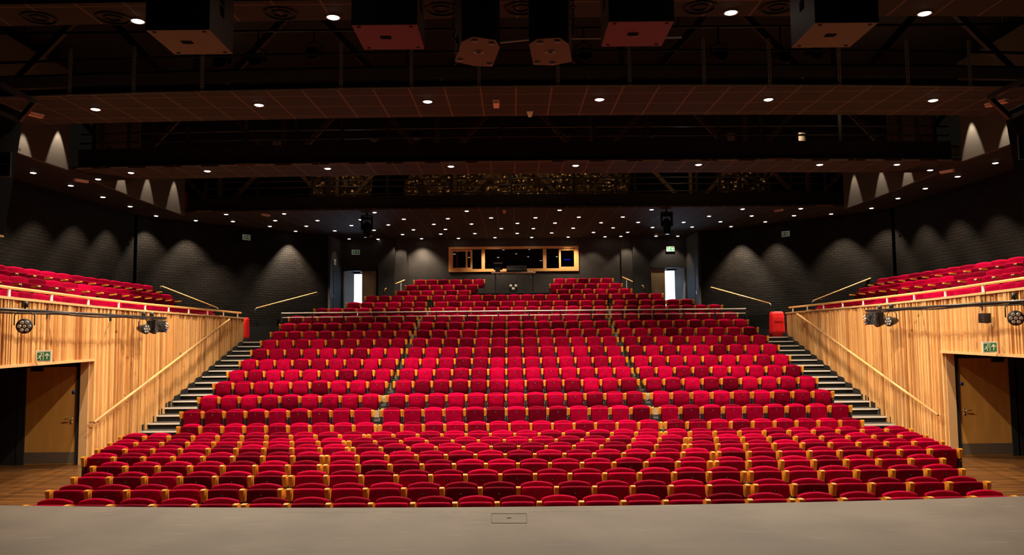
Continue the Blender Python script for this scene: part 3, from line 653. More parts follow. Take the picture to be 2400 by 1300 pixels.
# ------------------------------------------------------------------ timber side walls / gallery fronts
ZT,ZB=3.40,2.25
front=[(-7.35,6.0),(-8.15,11.0),(-8.68,13.5),(-9.28,17.6),(-9.5,20.5),(-9.66,28.6)]
def along(P_,d):
    for a,b in zip(P_,P_[1:]):
        l=math.dist(a,b)
        if d<=l: return (a[0]+(b[0]-a[0])*d/l,a[1]+(b[1]-a[1])*d/l),((b[0]-a[0])/l,(b[1]-a[1])/l)
        d-=l
    return P_[-1],((b[0]-a[0])/l,(b[1]-a[1])/l)
fx=lambda y: [a[0]+(b[0]-a[0])*(y-a[1])/(b[1]-a[1]) for a,b in zip(front,front[1:]) if a[1]<=min(max(y,6.01),28.59)<=b[1]][0]
def front_y(px):
    lo,hi=8.,28.5
    for _ in range(40):
        m_=(lo+hi)/2
        if CX+(px-1200)/F*m_*1.0 < fx(m_): hi=m_   # ray further out than the front: too far
        else: lo=m_
    return (lo+hi)/2
def on_front(px,py,s_,ins=.075):
    y=15.
    for _ in range(12):
        q=at_y(px,py,y); x=-s_*(-abs(fx(y))+.075)*-1
        # move y so that |x| matches front
        y+= (abs(fx(y))-ins-abs(q[0]))/( abs(ray(px,py)[0]/ray(px,py)[1]) -.146)
    q=at_y(px,py,y); return q
total=sum(math.dist(a,b) for a,b in zip(front,front[1:]))
for s_,nm in ((-1,'left'),(1,'right')):
    rnd=random.Random(3+s_)
    g=sroot('slatted_wall_'+nm,f'vertical timber slat gallery front and stair wall on the {nm}','wall')
    s=MB(); d=0
    while d<total-.06:
        w_=rnd.choice((.035,.045,.06,.08)); dep=rnd.choice((.01,.03,.05,.065))
        (x,y),(tx,ty)=along(front,d+w_/2); nx,ny=ty,-tx   # toward hall centre for left (positive x)
        z0=ZB+.02 if y<17.6 else 0.
        s.t=min(1,max(0,rnd.gauss(.55,.3)))
        hw=w_*.44
        q=[(x-tx*hw,y-ty*hw),(x+tx*hw,y+ty*hw),(x+tx*hw+nx*dep,y+ty*hw+ny*dep),(x-tx*hw+nx*dep,y-ty*hw+ny*dep)]
        q=[(-s_*a,b,z0) for a,b in q]; s.prism(q if s_<0 else q[::-1],(0,0,ZT-.03-z0)); d+=w_
    s.build('slats','slat_wood',g,tone=True)
    s=MB()
    for a,b in zip(front,front[1:]):
        z0=ZB if b[1]<=17.61 else 0
        q=[(a[0],a[1]),(b[0],b[1]),(b[0]-.16,b[1]),(a[0]-.16,a[1])]; s.prism([(-s_*x,y,z0) for x,y in q],(0,0,ZT-z0-.02))
    s.build('backing_board','pale_wood',g)
    s=MB()
    for a,b in zip(front,front[1:]):
        q=[(a[0]+.08,a[1]),(b[0]+.08,b[1]),(b[0]-.17,b[1]),(a[0]-.17,a[1])]; s.prism([(-s_*x,y,ZT-.02) for x,y in q],(0,0,.045))
        if b[1]<17.7: s.prism([(-s_*x,y,ZB-.03) for x,y in q],(0,0,.05))
    s.build('ledge','pale_wood',g)
    s=MB(); s.box(*sorted((s_*9.30,s_*9.48)),17.56,17.62,0,ZB); s.build('jamb_board','pale_wood',g)
    # gallery rail
    xr=lambda y: -s_*(fx(y)-.04)
    g=thing('gallery_rail',f'timber topped guard rail along the {nm} gallery front','railing',(xr(20),20,ZT))
    ys=[6.2+i*(28.5-6.2)/26 for i in range(27)]
    s=MB(); s.smooth=True; s.tube([(xr(y),y,ZT+.19) for y in ys],.028,8); s.build('handrail','rail_wood',g)
    posts=(7.2,8.9,10.6,12.3) +tuple(at_x(px,700,-9.45)[1] for px in ()) + tuple(front_y(px) for px in (24,124,210,281,343,398,445,489,526,559))
    for y in posts:
        if not 6.3<y<28.5: y=28.4
        s=MB(); s.box(xr(y)-.012,xr(y)+.012,y-.03,y+.03,ZT+.02,ZT+.175); s.box(xr(y)-.05,xr(y)+.05,y-.06,y+.06,ZT+.025,ZT+.035); s.build('rail_post','alu',g)
    # gallery floor steps
    s=MB(); 
    for x0,x1,zt in ((9.75,11.0,2.93),(11.0,11.9,3.40),(11.9,13.3,3.75)):
        if x0<10: s.prism([(s_*7.7,6,2.4),(s_*8.5,11,2.4),(s_*9.55,17.6,2.4),(s_*9.84,28.3,2.4),(s_*x1,28.3,2.4),(s_*x1,6,2.4)],(0,0,zt-2.4))
        else: s.box(*sorted((s_*x0,s_*x1)),6,28.3+(-.5 if x0>12 else -.2),2.4,zt)
    struct(s.build('gallery_floor_'+nm,'tread'),f'stepped black floor of the {nm} gallery','floor')
    # under gallery: door wall at y=17.62
    g=sroot('door_1' if s_<0 else 'door_2',f'wide timber door under the {nm} gallery in a black frame','door')
    x0,x1=(-10.68,-9.58) if s_<0 else (9.58,10.68); yd=17.63; zt=2.1
    lx0,lx1=x0,x1
    s=MB(); s.box(lx0,lx1,yd,yd+.05,.01,zt); s.build('door_leaf','door_wood',g)
    s=MB(); s.box(lx0-.16,lx0,yd-.03,yd+.1,0,zt+.14); s.box(lx1,lx1+.12,yd-.03,yd+.1,0,zt+.14); s.box(lx0-.16,lx1+.12,yd-.03,yd+.1,zt,ZB-.03); s.build('door_frame','black_matte',g)
    s=MB(); s.box(lx0,lx1,yd-.004,yd,.03,.27); s.build('kick_plate','kick_steel',g)
    hxx=lx1-.10 if s_<0 else lx0+.10; hs=-1 if s_<0 else 1
    s=MB(); s.smooth=True; s.tube([(hxx,yd,.98),(hxx,yd-.05,.98),(hxx+hs*.13,yd-.05,.975)],.011,8); s.tube([(hxx,yd,.98),(hxx,yd-.01,.98)],.028,12); s.tube([(hxx,yd,.90),(hxx,yd-.012,.90)],.026,12); s.build('lever_handle','chrome',g)
    s=MB(); s.smooth=True; s.tube([(hxx+(.03 if s_<0 else -.03),yd,1.55),(hxx+(.03 if s_<0 else -.03),yd-.005,1.55)],.04,16); s.build('blue_notice_disc','blue_disc',g)
    cxx=lx0+.24 if s_<0 else lx1-.24
    s=MB(); s.box(cxx-.13,cxx+.13,yd-.06,yd-.005,zt-.09,zt-.01); s.build('door_closer','black_metal',g)
    # black walls around
    s=MB(); s.box(*sorted((s_*10.86,s_*13.3)),yd-.02,yd+.15,0,2.42); s.box(*sorted((s_*13.2,s_*13.3)),8.5,yd,0,2.42); s.box(*sorted((s_*9.3,s_*13.3)),8.5,yd+.1,2.39,2.42) if 0 else None
    struct(s.build('wall_under_gallery_'+nm,'black_wall'),f'black wall beside the door under the {nm} gallery','wall')
    # soffit
    s=MB(); s.prism([(s_*7.5,6,2.3),(s_*8.32,11,2.3),(s_*9.44,17.6,2.3),(s_*13.3,17.6,2.3),(s_*13.3,6,2.3)],(0,0,.1)); struct(s.build('ceiling_under_gallery_'+nm,'black_wall'),f'black soffit under the {nm} gallery','ceiling')
    # end panel of the timber wall + stair handrail
    g=thing('stair_handrail',f'sloping timber handrail on the {nm} timber wall beside the stairs','handrail',(s_*9.38,18.2,.8))
    if s_<0: A_,B_=on_front(221,989,-1,.20),on_front(538,748,-1,.16)
    else: A_,B_=on_front(2198,972,1,.20),on_front(1868,735,1,.16)
    s=MB(); s.smooth=True; s.tube([A_,B_],.030,10); s.build('handrail','rail_wood',g)
    for i in range(6):
        t=.02+.96*i/5; p=Vector(A_).lerp(Vector(B_),t); wx=s_*(-fx(p.y)-.03)
        s=MB(); s.tube([p,p+Vector((0,0,-.06)),(wx,p.y,p.z-.07)],.008,6); s.tube([(wx,p.y,p.z-.07),(wx-s_*.01,p.y,p.z-.07)],.025,10); s.build('rail_bracket','chrome',g)
# exit signs on timber fronts
q=on_front(104,834,-1,.215); t=Vector((9.28-8.68,-(17.6-13.5),0)).normalized()
exit_sign(q,(1,.15,0),.26,.21,'up','green exit sign with up arrow on the left timber gallery front')
q=on_front(2319,813,1,.215)
exit_sign(q,(1,-.15,0),.26,.21,'up','green exit sign with up arrow on the right timber gallery front')
q=at_y(577,556,31.45); exit_sign((q[0],q[1],q[2]),(.62,.78,0),.34,.21,'right','green exit sign with right arrow high on the left curved brick wall')
q=at_y(1842,548,31.3); exit_sign((q[0],q[1],q[2]),(.62,-.78,0),.34,.21,'left','green exit sign with left arrow high on the right curved brick wall',True)
q=at_y(834,591,YR-.05); exit_sign(q,(1,0,0),.37,.23,'up','green exit sign with up arrow above the left rear door')
q=at_y(1571,583,YR-.05); exit_sign(q,(1,0,0),.37,.23,'up','green exit sign with up arrow above the right rear door')
q=at_x(779,612,-7.93); exit_sign((q[0],35.4,q[2]),(.0,1,0),.34,.23,'up','green exit sign seen edge-on on the recess wall by the left rear door')

# ------------------------------------------------------------------ wall handrails at rear
def hrail(a,b,label,wallp,posts=None):
    g=thing('wall_handrail',label,'handrail',a); s=MB(); s.smooth=True; s.tube([a,b],.026,8); s.build('handrail','rail_wood',g)
    n=2 if wallp else 0
    s=MB(); s.smooth=True
    for p,dd in ((Vector(a),1),(Vector(b),-1)):
        s.tube([p,p+Vector((0,0,-.03))+ (Vector(a)-Vector(b)).normalized()*.07*dd,p+Vector((0,.02,-.12))+(Vector(a)-Vector(b)).normalized()*.07*dd],.022,8)
    s.build('end_return','chrome',g)
    for t in (.12,.5,.88):
        p=Vector(a).lerp(Vector(b),t); w_=Vector(wallp) if wallp else Vector((0,0,-.5)); s=MB(); s.tube([p,p+Vector((0,0,-.07)),p+Vector((0,0,-.07))+w_],.011,6); s.build('rail_bracket','chrome',g)
hrail(at_y(380,671,28.9),at_y(508,721,30.3),'timber handrail sloping down from the left gallery along the brick wall',(-.25,.2,0))
hrail(at_y(601,722,31.2),at_y(742,685,33.9),'timber handrail rising towards the rear on the left curved brick wall',(-.28,.25,0))
hrail(at_y(2045,650,28.9),at_y(1908,704,30.3),'timber handrail sloping down from the right gallery along the brick wall',(.25,.2,0))
hrail(at_y(1804,711,31.2),at_y(1667,673,33.9),'timber handrail rising towards the rear on the right curved brick wall',(.28,.25,0))
for a,b,lb in (((927,665),(948,656),'left'),((1483,660),(1459,649),'right')):
    A_=at_y(*a,35.6);B_=at_y(*b,36.3); g=thing('stair_handrail',f'short timber handrail on a post behind the {lb} end of the top seat rows','handrail',A_)
    s=MB(); s.smooth=True; s.tube([A_,B_,(B_[0],B_[1]+.06,B_[2]-.08)],.028,8); s.build('handrail','rail_wood',g)
    M_=Vector(A_).lerp(Vector(B_),.6); s=MB(); s.tube([M_,(M_.x,M_.y,M_.z-.85)],.016,8); s.build('rail_post','alu',g)
for px,py,lb in ((903,678,'left'),(1507,671,'right')):
    A_=at_y(px,py,YR-.42); d=-1 if lb=='right' else 1; g=None
    s=MB(); s.smooth=True; s.tube([(A_[0]+d*.05,A_[1],A_[2]+.06),(A_[0]-d*.03,A_[1],A_[2]),(A_[0]-d*.02,A_[1],A_[2]-.12)],.022,8)
    tag(s.build('handrail_end','rail_wood'),f'pale curved handrail end beside the {lb} black pilaster','handrail')

# ------------------------------------------------------------------ cross-aisle guard rail
ya=row_y(19)-.38
A_=at_y(660,735,ya);B_=at_y(1748,722,ya); zt=(A_[2]+B_[2])/2; zfl=RZ[18]
g=thing('aisle_guard_rail','long low metal guard rail crossing in front of the upper seat rows','railing',(0,ya,zfl))
s=MB(); s.smooth=True; s.tube([(A_[0],ya,zt),(B_[0],ya,zt)],.022,8); s.build('top_rail','alu',g)
s=MB(); s.smooth=True; s.tube([(A_[0],ya,zt-.16),(B_[0],ya,zt-.16)],.016,8); s.build('mid_rail','alu',g)
s=MB(); s.smooth=True; s.tube([(A_[0],ya,zt-.55),(B_[0],ya,zt-.55)],.012,6); s.build('bottom_rail','black_metal',g)
for i in range(16):
    x=A_[0]+(B_[0]-A_[0])*i/15; s=MB(); s.box(x-.02,x+.02,ya-.02,ya+.02,zfl-.0,zt); s.build('post','black_metal',g)
s=MB(); x=A_[0]
while x<B_[0]: s.box(x-.006,x+.006,ya-.006,ya+.006,zt-.55,zt-.16); x+=.125
o=s.build('balusters','black_metal',g)

# ------------------------------------------------------------------ red draped boxes by the stairs
for s_,px,nm,y in ((1,1820,'right',28.95),(-1,572,'left',28.95)):
    q=at_y(px,730,y); g=thing('red_cover',f'bright red fabric covered box standing behind the {nm} timber wall','box',(q[0],y,RZ[18]))
    z0=RZ[18]; z1=at_y(px,730 if s_>0 else 744,y)[2]; x=q[0]; hw=.24 if s_>0 else .16
    s=MB(); n=20; prof=((0,1.06),(.25,1.03),(.6,1.0),(.85,.96),(.96,.9),(1,.75)); vs=[];fs=[]
    for h,k in prof:
        for i in range(n):
            t=2*math.pi*i/n; c_,s__=math.cos(t),math.sin(t); sx=math.copysign(abs(c_)**.5,c_); sy=math.copysign(abs(s__)**.5,s__)
            wv=1+.02*math.sin(5*t)*(1-h); vs.append((x+hw*k*sx*wv,y+.22*k*sy*wv,z0+(z1-z0)*h))
    for j in range(len(prof)-1):
        for i in range(n): fs.append((j*n+i,j*n+(i+1)%n,(j+1)*n+(i+1)%n,(j+1)*n+i))
    fs.append(tuple((len(prof)-1)*n+i for i in range(n))); fs.append(tuple(range(n))[::-1]); s.smooth=True; s.add(vs,fs); s.build('cover','red_fabric',g)
    s=MB(); s.smooth=True; s.tube([(x-hw*.9,y-.25,z0+(z1-z0)*.8),(x,y-.26,z0+(z1-z0)*.78),(x+hw*.9,y-.25,z0+(z1-z0)*.8)],.008,6); s.build('seam','red_fabric',g)

# ------------------------------------------------------------------ sound desk table at rear
yt=35.9; T0=at_y(1152,639,yt); T1=at_y(1255,636,yt); zt=(T0[2]+T1[2])/2; zf=RZ[24]+.02
s=MB(); s.box(T0[0]-.2,T1[0]+1.3,35.3,36.9,RZ[23],zf+.0) if 0 else None
g=thing('folding_table','wooden topped folding table carrying sound equipment below the control room window','table',((T0[0]+T1[0])/2,yt,zf))
s=MB(); s.box(T0[0],T1[0],yt-.2,yt+.5,zt-.05,zt); s.build('tabletop','desk_top',g)
zfl=RZ[25]
for px in (1161,1249):
    x=at_y(px,660,yt)[0]
    for yy in (yt-.1,yt+.4):
        s=MB(); s.box(x-.02,x+.02,yy-.02,yy+.02,zfl,zt-.05); s.build('leg','black_metal',g)
    d=1 if px<1200 else -1; s=MB(); s.tube([(x,yt-.1,zt-.35),(x+d*.3,yt-.1,zt-.05)],.012,6); s.build('leg_brace','black_metal',g)
p=at_y(1167,626,yt); g=thing('monitor','dark computer monitor at the left end of the folding table','monitor',(p[0],yt,zt))
s=MB(); s.box(p[0]-.2,p[0]+.2,yt+.1,yt+.14,zt+.12,zt+.44); s.build('screen_housing','screen_dark',g)
s=MB(); s.box(p[0]-.2,p[0]+.2,yt+.09,yt+.1,zt+.41,zt+.44); s.build('top_edge','alu',g)
s=MB(); s.box(p[0]-.03,p[0]+.03,yt+.1,yt+.13,zt,zt+.14); s.box(p[0]-.1,p[0]+.1,yt+.02,yt+.2,zt,zt+.015); s.build('stand','black_metal',g)
s=MB(); s.box(p[0]-.12,p[0]+.1,yt-.12,yt-.04,zt+.02,zt+.22); s.use('plate_light'); tag(s.build('laptop','black_metal'),'small black laptop in front of the monitor on the table','laptop')
q0=at_y(1187,620,yt);q1=at_y(1235,620,yt); g=thing('mixing_desk','black sound mixing desk with raised back standing on the folding table','mixing desk',((q0[0]+q1[0])/2,yt,zt))
s=MB(); s.prism([(q0[0],yt-.15,zt),(q0[0],yt-.15,zt+.06),(q0[0],yt+.3,zt+.24),(q0[0],yt+.4,zt+.30),(q0[0],yt+.4,zt)],(q1[0]-q0[0],0,0)); s.build('desk_body','cabinet_black',g)
s=MB(); s.box(q0[0],q1[0],yt+.36,yt+.4,zt+.30,zt+.315); s.build('top_edge','alu',g)
s=MB(); 
for i in range(16): x=q0[0]+.05+(q1[0]-q0[0]-.1)*i/15; s.box(x-.008,x+.008,yt-.05,yt-.02,zt+.1,zt+.125); s.box(x-.006,x+.006,yt+.12,yt+.14,zt+.17,zt+.19)
s.build('faders','strap',g)
s=MB(); s.smooth=True; c=at_y(1211,640,yt-.22); s.tube([(c[0],yt-.21,zt),(c[0]+.02,yt-.22,zt-.3),(c[0]-.03,yt-.2,zt-.6),(c[0]-.05,yt-.1,zfl+.3)],.01,6); tag(s.build('power_cable','cable'),'thin cable hanging from the folding table to the floodlight','cable')
for px in (1240,1247):
    p=at_y(px,636,yt-.1); s=MB(); s.smooth=True; s.tube([(p[0],yt-.1,zt),(p[0],yt-.1,zt+.03)],.03,10); tag(s.build('paper_cup','white_plastic'),'small white cup, '+('left' if px==1240 else 'right')+' one at the right end of the folding table','cup')
p=at_y(1203,672,yt-.3); g=thing('floodlight_unit','square black unit with three round pale lamps on the floor under the table','lamp unit',(p[0],yt-.3,zfl))
s=MB(); s.box(p[0]-.19,p[0]+.19,yt-.3,yt-.1,zfl,zfl+.38); s.build('housing','black_metal',g)
for dx,dz in ((-.11,.3),(.11,.3),(0,.17)):
    s=MB(); s.smooth=True; s.tube([(p[0]+dx,yt-.32,zfl+dz),(p[0]+dx,yt-.29,zfl+dz)],.07,14); s.build('lamp_face','plate_light',g)
# ------------------------------------------------------------------ moving head lights at rear ceiling
for px,lb in ((860,'left'),(1562,'right')):
    p=at_ceil(px,500 if px<1000 else 492); x=p[0]; y=p[1]; z=p[2]-.0
    g=thing('moving_head_light',f'black moving head stage light hanging {lb} of centre from the rear ceiling','stage light',(x,y,z))
    s=MB(); s.box(x-.19,x+.19,y-.15,y+.15,z-.24,z-.08); s.box(x-.03,x+.03,y-.03,y+.03,z-.1,z); s.build('base','cabinet_black',g)
    s=MB(); s.box(x-.2,x-.15,y-.08,y+.08,z-.58,z-.24); s.box(x+.15,x+.2,y-.08,y+.08,z-.58,z-.24); s.build('yoke','cabinet_black',g)
    s=MB(); s.smooth=True; s.tube([(x,y+.05,z-.34),(x,y,z-.42),(x,y-.02,z-.72),(x,y-.03,z-.84)],[.10,.14,.13,.12],14); s.build('head','cabinet_black',g)
    s=MB(); s.smooth=True; s.tube([(x,y-.03,z-.84),(x,y-.03,z-.85)],.10,14); s.build('lens','screen_dark',g)
    s=MB(); s.box(x-.17,x+.17,y-.155,y-.15,z-.135,z-.12); s.build('label_strip','steel',g)

# ------------------------------------------------------------------ big hanging loudspeakers
def sub(pn,pf,label,mt,side,Y0=8.55,Y1=9.3,topz=9.0):
    # pn: near-edge pixels (left,right); far edge from geometry
    a=at_y(*pn[0],Y0); b=at_y(*pn[1],Y0); z=(a[2]+b[2])/2; zf=at_y(*pf,Y1)[2]; z=(z+zf)/2
    g=thing('subwoofer',label,'loudspeaker',((a[0]+b[0])/2,Y0,z)); x0,x1=a[0],b[0]
    s=MB(); s.box(x0,x1,Y0+.01,Y1,z+.012,z+.95)
    s.build('cabinet','cabinet_side',g)
    s=MB(); s.box(x0,x1,Y0-.015,Y0+.008,z+.002,z+.95); s.build('front_grille','cabinet_black',g)
    s=MB(); s.box(x0,x1,Y0,Y1,z,z+.011); bt=s.build('base_panel',mt,g)
    s=MB(); s.use('cabinet_black').box((x0+x1)/2-.10,(x0+x1)/2+.02,(Y0+Y1)/2-.06,(Y0+Y1)/2+.03,z-.004,z); s.use('plate_light').box((x0+x1)/2-.03,(x0+x1)/2+.06,(Y0+Y1)/2+.05,(Y0+Y1)/2+.055,z-.004,z); s.build('handle_recess',None,bt)
    for ax in (x0+.07,x1-.07):
        for ay in (Y0+.05,Y1-.06):
            s=MB(); s.smooth=True; s.tube([(ax,ay,z+.002),(ax,ay,z-.006)],.022,10); s.build('rubber_foot','black_matte',bt)
    for sx,dirn in ((x0,-1),(x1,1)):
        s=MB(); s.box(*sorted((sx,sx+dirn*.006)),(Y0+Y1)/2-.06,(Y0+Y1)/2+.06,z+.30,z+.42); s.box(*sorted((sx,sx+dirn*.006)),(Y0+Y1)/2-.06,(Y0+Y1)/2+.06,z+.45,z+.55); s.build('side_handle','cabinet_black',g)
    # suspension
    s=MB(); s.smooth=True
    for ax in (x0+.08,x1-.08): s.tube([(ax,(Y0+Y1)/2,z+.95),(ax,(Y0+Y1)/2,9.7)],.02,8)
    s.build('suspension_rod','steel',g)
    return g
sub(((342,75),(490,73)),(480,124),'hanging black subwoofer with brown wooden base, far left','sub_bottom_wood',1)
sub(((824,64),(977.5,59.5)),(926,113),'hanging black subwoofer with dark red base, left of centre','sub_bottom_red',1)
sub(((1427,54),(1580,54)),(1479,105.5),'hanging black subwoofer with dark red base, right of centre','sub_bottom_red',-1)
sub(((1911,57),(2059,58)),(1917,107.7),'hanging black subwoofer with brown wooden base, far right','sub_bottom_wood',-1)
def centre(hexpx,label,zb):
    pts=[at_z(*p,zb) for p in hexpx]; c=Vector((sum(p[0] for p in pts)/len(pts),sum(p[1] for p in pts)/len(pts),zb))
    g=thing('centre_loudspeaker',label,'loudspeaker',tuple(c))
    if (Vector(pts[1])-Vector(pts[0])).cross(Vector(pts[2])-Vector(pts[1])).z<0: pts=pts[::-1]
    s=MB(); s.prism(pts,(0,0,.015)); bs=s.build('base_panel','sub_bottom_wood',g)
    s=MB(); s.prism([(p[0],p[1],zb+.016) for p in pts],(0,0,2.2)); s.build('cabinet','cabinet_side',g)
    # front grille: nearest edges
    near=sorted(pts,key=lambda p:p[1])[:4]; near.sort(key=lambda p:p[0])
    s=MB()
    for a,b in zip(near,near[1:]):
        s.prism([(a[0],a[1]-.012,zb+.0),(b[0],b[1]-.012,zb+.0),(b[0],b[1]-.002,zb),(a[0],a[1]-.002,zb)],(0,0,2.2))
    s.build('front_grille','cabinet_black',g)
    s=MB(); s.smooth=True; s.tube([c+Vector((0,0,.01)),c+Vector((0,0,-.006))],.055,18); s.build('socket_plate','lamp_trim',bs)
    s=MB(); s.smooth=True; s.tube([c+Vector((0,0,-.005)),c+Vector((0,0,-.01))],.025,14); s.build('pole_socket','black_matte',bs)
    for p in (pts[0],pts[1],pts[3],pts[4],pts[5]) if False else [q for i,q in enumerate(pts)]:
        v=Vector(p).lerp(c,.2)
    L_=sorted(pts,key=lambda p:p[1]); 
    for p in (L_[0],L_[1],L_[-1],L_[-2] if abs(L_[-2][0]-L_[-1][0])>.2 else L_[-3]):
        v=Vector(p).lerp(c,.22); s=MB(); s.smooth=True; s.tube([v+Vector((0,0,.005)),v+Vector((0,0,-.015))],.032,12); s.tube([v+Vector((0,0,-.015)),v+Vector((0,0,-.018))],.012,8); s.build('rubber_foot','lamp_trim',bs)
    return g,c,pts
g,c,pts=centre([(1082,98),(1109,86),(1161,94),(1172,111),(1154,156),(1112,155),(1066,144)],'left of the two central hanging loudspeakers with many sided wooden base and chain',5.55)
def chain(name,x,y,z0,z1,label):
    s=MB(); s.smooth=True; z=z0;k=0
    while z<z1:
        a=Vector((1,0,0)) if k%2 else Vector((0,1,0)); rr=.016
        pp=[Vector((x,y,z))+a*rr*math.cos(t)+Vector((0,0,.034*math.sin(t))) for t in [i*math.pi/4 for i in range(9)]]
        s.tube(pp,.006,5); z+=.05;k+=1
    return tag(s.build(name,'black_metal'),label,'chain')
q=at_y(1070,30,8.0); chain('hoist_chain',q[0]-.03,7.95,q[2]-.25,q[2]+1.3,'black hoist chain hanging against the left central loudspeaker')
s=MB(); h=Vector((q[0],7.95,q[2]-.3)); s.smooth=True; s.tube([h+Vector((0,0,.05)),h,h+Vector((.03,0,-.05)),h+Vector((.02,0,-.12)),h+Vector((-.03,0,-.13))],[.014,.02,.018,.014,.008],8)
tag(s.build('chain_hook','black_metal'),'black hook at the end of the left hoist chain','hook')
g,c,pts=centre([(1240,103.5),(1258,92),(1311,88),(1333,103),(1340,144.5),(1296,153.5),(1250,152)],'right of the two central hanging loudspeakers with many sided wooden base',5.55)
q=at_y(1340,20,8.0); chain('hoist_chain',q[0]+.02,8.1,q[2]-.2,q[2]+1.3,'black hoist chain hanging against the right central loudspeaker')
a=at_y(1110,103,9.6);b=at_y(1600,88,9.6); s=MB(); s.smooth=True; s.tube([at_y(1172,99,9.8),at_y(1240,92,9.8)],.018,8); s.tube([at_y(1240,92,9.8),at_y(1343,90,9.8),at_y(1598,88,9.8)],.012,8)
tag(s.build('rigging_pipe','strap'),'thin pale pipe running behind the central hanging loudspeakers','pipe')
# side arrays
for s_,nm in ((-1,'left'),(1,'right')):
    if s_<0: P_=[(58,222),(10,530),(-70,520),(-70,190)]
    else: P_=[(2352,222),(2402,520),(2480,520),(2480,150)]
    y=8.2; q=[at_y(px,py,y) for px,py in P_]; qf=[at_y(px,py,y+.7) for px,py in P_]; q=[(qf[i][0],y,q[i][2]) for i in range(4)]
    g=thing('side_loudspeaker',f'tall black tapering loudspeaker hanging at the {nm} edge of the frame','loudspeaker',tuple(q[0]))
    s=MB(); s.prism([(a,y,b) for a,_,b in (q if s_>0 else q[::-1])],(s_*.0,.7,0)); s.build('cabinet','cabinet_side' if 0 else 'cabinet_black',g)
    s=MB(); lo=at_y(12 if s_<0 else 2400,385 if s_<0 else 345,y-.01); s.smooth=False; s.box(lo[0]-.06,lo[0]+.06,y-.02,y-.001,lo[2]-.13,lo[2]+.13); s.build('rigging_plate','steel',g)
    s=MB(); s.box(lo[0]-.045,lo[0]+.045,y-.025,y-.02,lo[2]-.1,lo[2]-.01); s.box(lo[0]-.045,lo[0]+.045,y-.025,y-.02,lo[2]+.01,lo[2]+.1); s.build('plate_recess','cabinet_black',g)
    if s_<0:
        s=MB(); s.prism([(q[1][0],8.2,q[1][2]-.002),(q[2][0],8.2,q[2][2]-.002),(q[2][0],8.2,q[2][2]-.025),(q[1][0],8.2,q[1][2]-.025)],(0,.7,0)); s.build('base_panel','pale_wood',g)
    # flying frame
    T=[(-5,196),(62,243)] if s_<0 else [(2405,185),(2345,238)]
    a,b=at_y(*T[0],8.15),at_y(*T[1],8.15); a=(a[0]-.0,a[1],a[2]); b=(q[0][0]-s_*(-.0),8.15,b[2])
    s=MB(); s.beam(a,b,.05,.05); s.beam((a[0],8.8,a[2]),(b[0],8.8,b[2]),.05,.05); s.beam((a[0],8.15,a[2]),(a[0],8.8,a[2]),.05,.05); s.beam((b[0],8.15,b[2]),(b[0],8.8,b[2]),.05,.05); s.build('flying_frame','black_metal',g)
    s=MB(); s.tube([(b[0],8.15,b[2]+.02),(b[0],8.15,b[2]-.1)],.02,8); s.build('shackle','chrome',g)
    s=MB(); m_=Vector(a).lerp(Vector(b),.3); s.smooth=True; s.tube([m_,(m_.x,m_.y,9.6)],.012,6); s.build('suspension_wire','black_metal',g)

